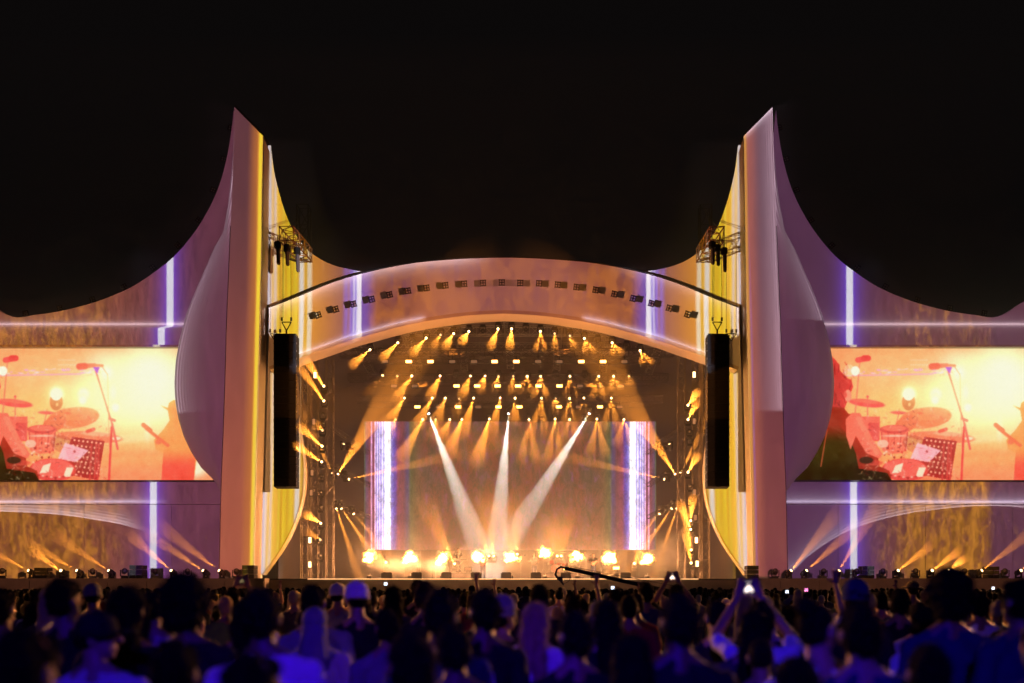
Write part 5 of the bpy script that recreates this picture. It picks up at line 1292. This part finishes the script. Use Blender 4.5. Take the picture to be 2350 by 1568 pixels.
near(2105, 1395, 60, 'person turned sideways in a pale top beside the tall curly hair', hair='short', top='white', turn=-1.0)
near(2246, 1355, 46, 'dark round head between the curly hair and the right edge', hair='short', top='white')
near(2309, 1328, 74, 'tall dark short-haired person near the right edge', hair='short', top='navy')
near(2330, 1400, 112, 'near broad dark person filling the lower right corner', hair='short', top='black', slim=1.15)
near(405, 1470, 118, 'near dark head low between profile person and curly head', hair='short', top='navy')
near(540, 1492, 130, 'near dark head at the bottom below the left pylon', hair='short', top='charcoal')
near(925, 1452, 126, 'near dark broad-shouldered person at the bottom left of centre', hair='short', top='black', slim=1.1)
near(1100, 1430, 92, 'dark head at the bottom below the raised open hand', hair='short', top='black', skin='brown')
near(1450, 1452, 104, 'dark near head at the bottom right of centre', hair='long', top='black')
near(1880, 1500, 120, 'near person in a pale top at the bottom right', hair='pony', top='white')
near(2120, 1478, 110, 'near dark head in a navy top at the bottom right', hair='short', top='navy')
def shirt_print(per, polys, m):
    from mathutils.bvhtree import BVHTree
    shirt = [c for c in per.children if c.name.startswith('shirt')][0]; me = shirt.data
    bt = BVHTree.FromPolygons([v.co for v in me.vertices], [p.vertices for p in me.polygons])
    bm = bmesh.new()
    for P in polys:
        (x0, z0), (x1, z1), (x2, z2), (x3, z3) = P; n = 8; G = []
        for i in range(n+1):
            r = []
            for j in range(5):
                u, w_ = i/n, j/4; x = (x0*(1-u)+x1*u)*(1-w_)+(x3*(1-u)+x2*u)*w_; z = (z0*(1-u)+z1*u)*(1-w_)+(z3*(1-u)+z2*u)*w_
                h = bt.ray_cast(Vector((x, -1, z)), Vector((0, 1, 0)))[0]
                r.append(bm.verts.new((x, (h.y if h else -.1)-.004, z)))
            G.append(r)
        for i in range(n):
            for j in range(4): bm.faces.new((G[i][j], G[i+1][j], G[i+1][j+1], G[i][j+1]))
    link('shirt_print', mesh(bm, 'shirt_print', m, True), per)
shirt_print(PRT, [[(-.13, 1.30), (-.03, 1.325), (-.02, 1.30), (-.12, 1.27)], [(-.13, 1.26), (-.045, 1.275), (-.06, 1.24), (-.125, 1.235)], [(.0, 1.26), (.14, 1.31), (.135, 1.285), (.005, 1.235)], [(.03, 1.22), (.11, 1.255), (.10, 1.22), (.04, 1.195)]], CL['white'])
# phone holders and raised hands
PH = {}
def phone(loc, rot, label, col, st, w=.152, h=.075):
    o = empty('phone', loc, label, 'phone', 'phones held up in the crowd', rot)
    bm = bmesh.new(); bx(bm, (0, 0, 0), (w, .009, h)); bmesh.ops.bevel(bm, geom=bm.edges[:], offset=.003, segments=2, affect='EDGES'); link('case', mesh(bm, 'case', M_CASE), o)
    m = bpy.data.materials.new('phone_screen_'+label[:12]); m.use_nodes = True; nt = m.node_tree; nt.nodes.clear(); N.nt = nt
    out = nt.nodes.new('ShaderNodeOutputMaterial'); e = nt.nodes.new('ShaderNodeEmission'); tc = nt.nodes.new('ShaderNodeTexCoord')
    n = noi(N(tc.outputs['Object']), 22, 2); N.put(e.inputs[0], cm(ss(n, .45, .6), tuple(c*.25 for c in col), col)); e.inputs[1].default_value = st; nt.links.new(e.outputs[0], out.inputs[0])
    link('lit_screen', boxm('lit_screen', (0, -.0055, 0), (w-.01, .002, h-.008), m), o)
def holder(px, py, wpx, label, plabel, col, st, **k):
    """person filming: the phone sits at picture point (px,py); wpx is the phone width"""
    d = F*.152/wpx; z = CAMZ+(VY-py)*d/F; sc = z/1.86; x = CAMX+(px-VX)/F*d
    k.setdefault('top', 'black')
    person((x, d-.375*sc, 0), 1.765*sc, 0, label, 'people in the near crowd', pose='phone', **k)
    phone((x, d+.012, z), (.1, 0, 0), plabel, col, st); placed.append((x, d-.375*sc))
holder(1543, 1323, 27, 'person raising both arms with a phone, right of the camera crane', 'bright phone held high right of the camera crane', (1, .75, .6), 3.0, hair='long')
holder(1718, 1347, 52, 'person in a white shirt filming with a large glowing phone on the right', 'large glowing phone held by the white-shirted person', (1, .85, .8), 2.6, hair='short', top='white')
holder(556, 1331, 27, 'person filming with a dark phone in front of the left pylon', 'dim phone held up in front of the left pylon', (.35, .25, .12), .6, hair='short', top='black')
def raised(px, py, d, label, **k):
    z = CAMZ+(VY-py)*d/F; sc = z/2.12; sc = min(max(sc, .92), 1.12); x = CAMX+(px-VX)/F*d-.20*sc
    k.setdefault('hi', True); person((x, d, 0), 1.765*sc, 0, label, 'people with a raised hand', pose='oneup', **k); placed.append((x, d))
raised(1092, 1314, 16, 'person raising an open hand in front of the stage, left of centre', hair='short', top='black')
raised(1134, 1328, 20, 'person raising a hand just right of the open hand', hair='long', top='navy')
raised(1320, 1330, 24, 'person raising a hand left of the crane arm', hair='short', top='black')
raised(1370, 1318, 13, 'person holding a hand up in front of the crane arm', hair='short', top='black')
raised(1925, 1322, 9, 'person raising a blue-lit hand below the right light bar', hair='long', top='white', skin='light')

raised(985, 1336, 26, 'person with a small raised hand left of the open hand', hair='short', top='charcoal', hi=False)
raised(1466, 1338, 22, 'person with a raised hand right of the crane arm', hair='short', top='black', hi=False)
raised(640, 1334, 18, 'person with a raised hand in front of the left inner wall', hair='pony', top='black', hi=False)
raised(2060, 1336, 17, 'person with a raised hand below the right wing wall', hair='short', top='grey', hi=False)
# middle rows: individuals sharing meshes
rng = random.Random(11)
HS = ['short', 'short', 'crop', 'long', 'pony', 'curly', 'bun', 'long', 'short']
cnt = 0
Y = 6.6
while Y < 27:
    xl = CAMX+(-40-VX)/F*Y; xr = CAMX+(2390-VX)/F*Y
    x = xl+rng.uniform(0, .6)
    while x < xr:
        yy = Y+rng.uniform(-.3, .3)
        if all((x-a)**2+(yy-b)**2 > .42**2 for a, b in placed) and cnt < 285:
            hgt = rng.gauss(1.685, .065); hgt = min(max(hgt, 1.54), 1.80)
            hs_ = rng.choice(HS); hc_ = rng.choice(['black', 'black', 'brown', 'black', 'blonde'] if rng.random() < .8 else ['grey']); tp_ = rng.choice(['black', 'black', 'charcoal', 'navy', 'grey', 'white', 'cream', 'red', 'green'])
            ht_ = 'cap_back' if rng.random() < .06 else None; hq_ = rng.choice(['white', 'black', 'navy'])
            pxx = VX+(x-CAMX)*F/yy; zone = ['far left', 'left', 'left of centre', 'centre', 'right of centre', 'right', 'far right'][min(6, max(0, int(pxx/336)))]
            dep = 'nearer' if yy < 11 else ('middle' if yy < 18 else 'further')
            lab = f'{hs_} {hc_}-haired person in {tp_} top' + (f' and {hq_} cap' if ht_ else '') + f', {dep} rows, {zone}'
            lab = lab.replace('pony black', 'ponytailed black').replace('pony', 'ponytailed').replace('ponytaileded', 'ponytailed').replace('bun ', 'bun-wearing ').replace('crop ', 'crop-cut ').replace('ponytailedtailed', 'ponytailed')
            person((x, yy, 0), hgt, rng.gauss(0, .35), lab, 'people in the packed middle crowd', 'fold' if rng.random() < .3 else 'down', hs_, hc_, rng.choice(list(SK)), tp_, hat=ht_, hatc=hq_, hi=False)
            placed.append((x, yy)); cnt += 1
        x += rng.uniform(.75, 1.25)*(1+Y*.030)
    Y += .85+Y*.035
print('middle people', cnt)
# far rows: one mass
def lathe(prof, seg):
    V = []; Fc = []
    for i, (r1, r2, z, yo) in enumerate(prof):
        for k in range(seg):
            a = 2*PI*k/seg; V.append((r1*math.cos(a), r2*math.sin(a)+yo, z))
    for i in range(len(prof)-1):
        for k in range(seg): Fc.append((i*seg+k, i*seg+(k+1) % seg, (i+1)*seg+(k+1) % seg, (i+1)*seg+k))
    return V, Fc
def far_crowd():
    hp = [(.01, .01, 1.515, .02), (.06, .075, 1.54, .02), (.078, .095, 1.60, .01), (.085, .10, 1.66, 0), (.078, .092, 1.71, 0), (.05, .06, 1.745, 0), (.01, .01, 1.758, 0)]
    bp = [(.16, .11, .75, 0), (.17, .12, 1.05, 0), (.20, .125, 1.25, 0), (.235, .11, 1.37, 0), (.19, .085, 1.43, 0), (.075, .065, 1.475, 0), (.055, .06, 1.56, 0)]
    V1, F1 = lathe(hp, 8); V2, F2 = lathe(bp, 8)
    r = np.random.default_rng(5); pts = []
    Yv = 26.5
    while Yv < 54:
        xl, xr = CAMX+(-60-VX)/F*Yv, CAMX+(2410-VX)/F*Yv; xv = xl
        while xv < xr:
            pts.append((xv, Yv+r.uniform(-.25, .25), min(max(r.normal(1.74, .07), 1.56), 1.92))); xv += r.uniform(.5, 1.0)
        Yv += .8
    A = np.array(V1+V2); n = len(A); Fb = np.array(F1+[tuple(i+len(V1) for i in f) for f in F2]); mi = np.array([0]*len(F1)+[1]*len(F2))
    P = np.array(pts); yaw = r.uniform(-.6, .6, len(P)); sc = P[:, 2]/1.758
    c, s_ = np.cos(yaw), np.sin(yaw)
    vx = (A[None, :, 0]*c[:, None]-A[None, :, 1]*s_[:, None])*sc[:, None]+P[:, 0:1]; vy = (A[None, :, 0]*s_[:, None]+A[None, :, 1]*c[:, None])*sc[:, None]+P[:, 1:2]; vz = A[None, :, 2]*sc[:, None]
    vv = np.stack([vx, vy, vz], -1).reshape(-1, 3); ff = (Fb[None]+(np.arange(len(P))*n)[:, None, None]).reshape(-1, 4)
    mm = np.tile(mi, (len(P), 1)); mm[:, :] += 0; tops = r.integers(1, 5, len(P)); mm = np.where(mm == 1, tops[:, None], 0).ravel()
    me = bpy.data.meshes.new('far_crowd'); me.from_pydata(vv.tolist(), [], ff.tolist())
    for m in (HR['black'], CL['black'], CL['charcoal'], CL['navy'], CL['grey']): me.materials.append(m)
    me.polygons.foreach_set('material_index', mm.astype(np.int32)); me.polygons.foreach_set('use_smooth', [True]*len(me.polygons)); me.update()
    tag(link('far_crowd', me), 'distant mass of people packed in front of the stage', 'crowd', kind='stuff')
    return len(pts)
print('far people', far_crowd())
# scattered phone lights in the crowd
for i, (x, y, d, col, st, lab) in enumerate([(1406, 1349, 30, (.7, .8, 1), 5, 'tiny pale phone screen below the crane arm'), (1850, 1354, 28, (1, .25, .6), 3, 'small pink-lit phone screen right of the large phone'), (1806, 1358, 30, (.8, .85, 1), 3, 'tiny white phone screen just right of the large phone'), (2279, 1350, 34, (.9, .9, 1), 4, 'pinpoint phone light near the right platform'), (885, 1340, 30, (.8, .85, 1), 4, 'tiny phone light held up left of the low smoke')]):
    phone(W(x, y, d), (0, 0, 0), lab, col, st, .11, .1)
bpy.data.scenes.remove(TMP)
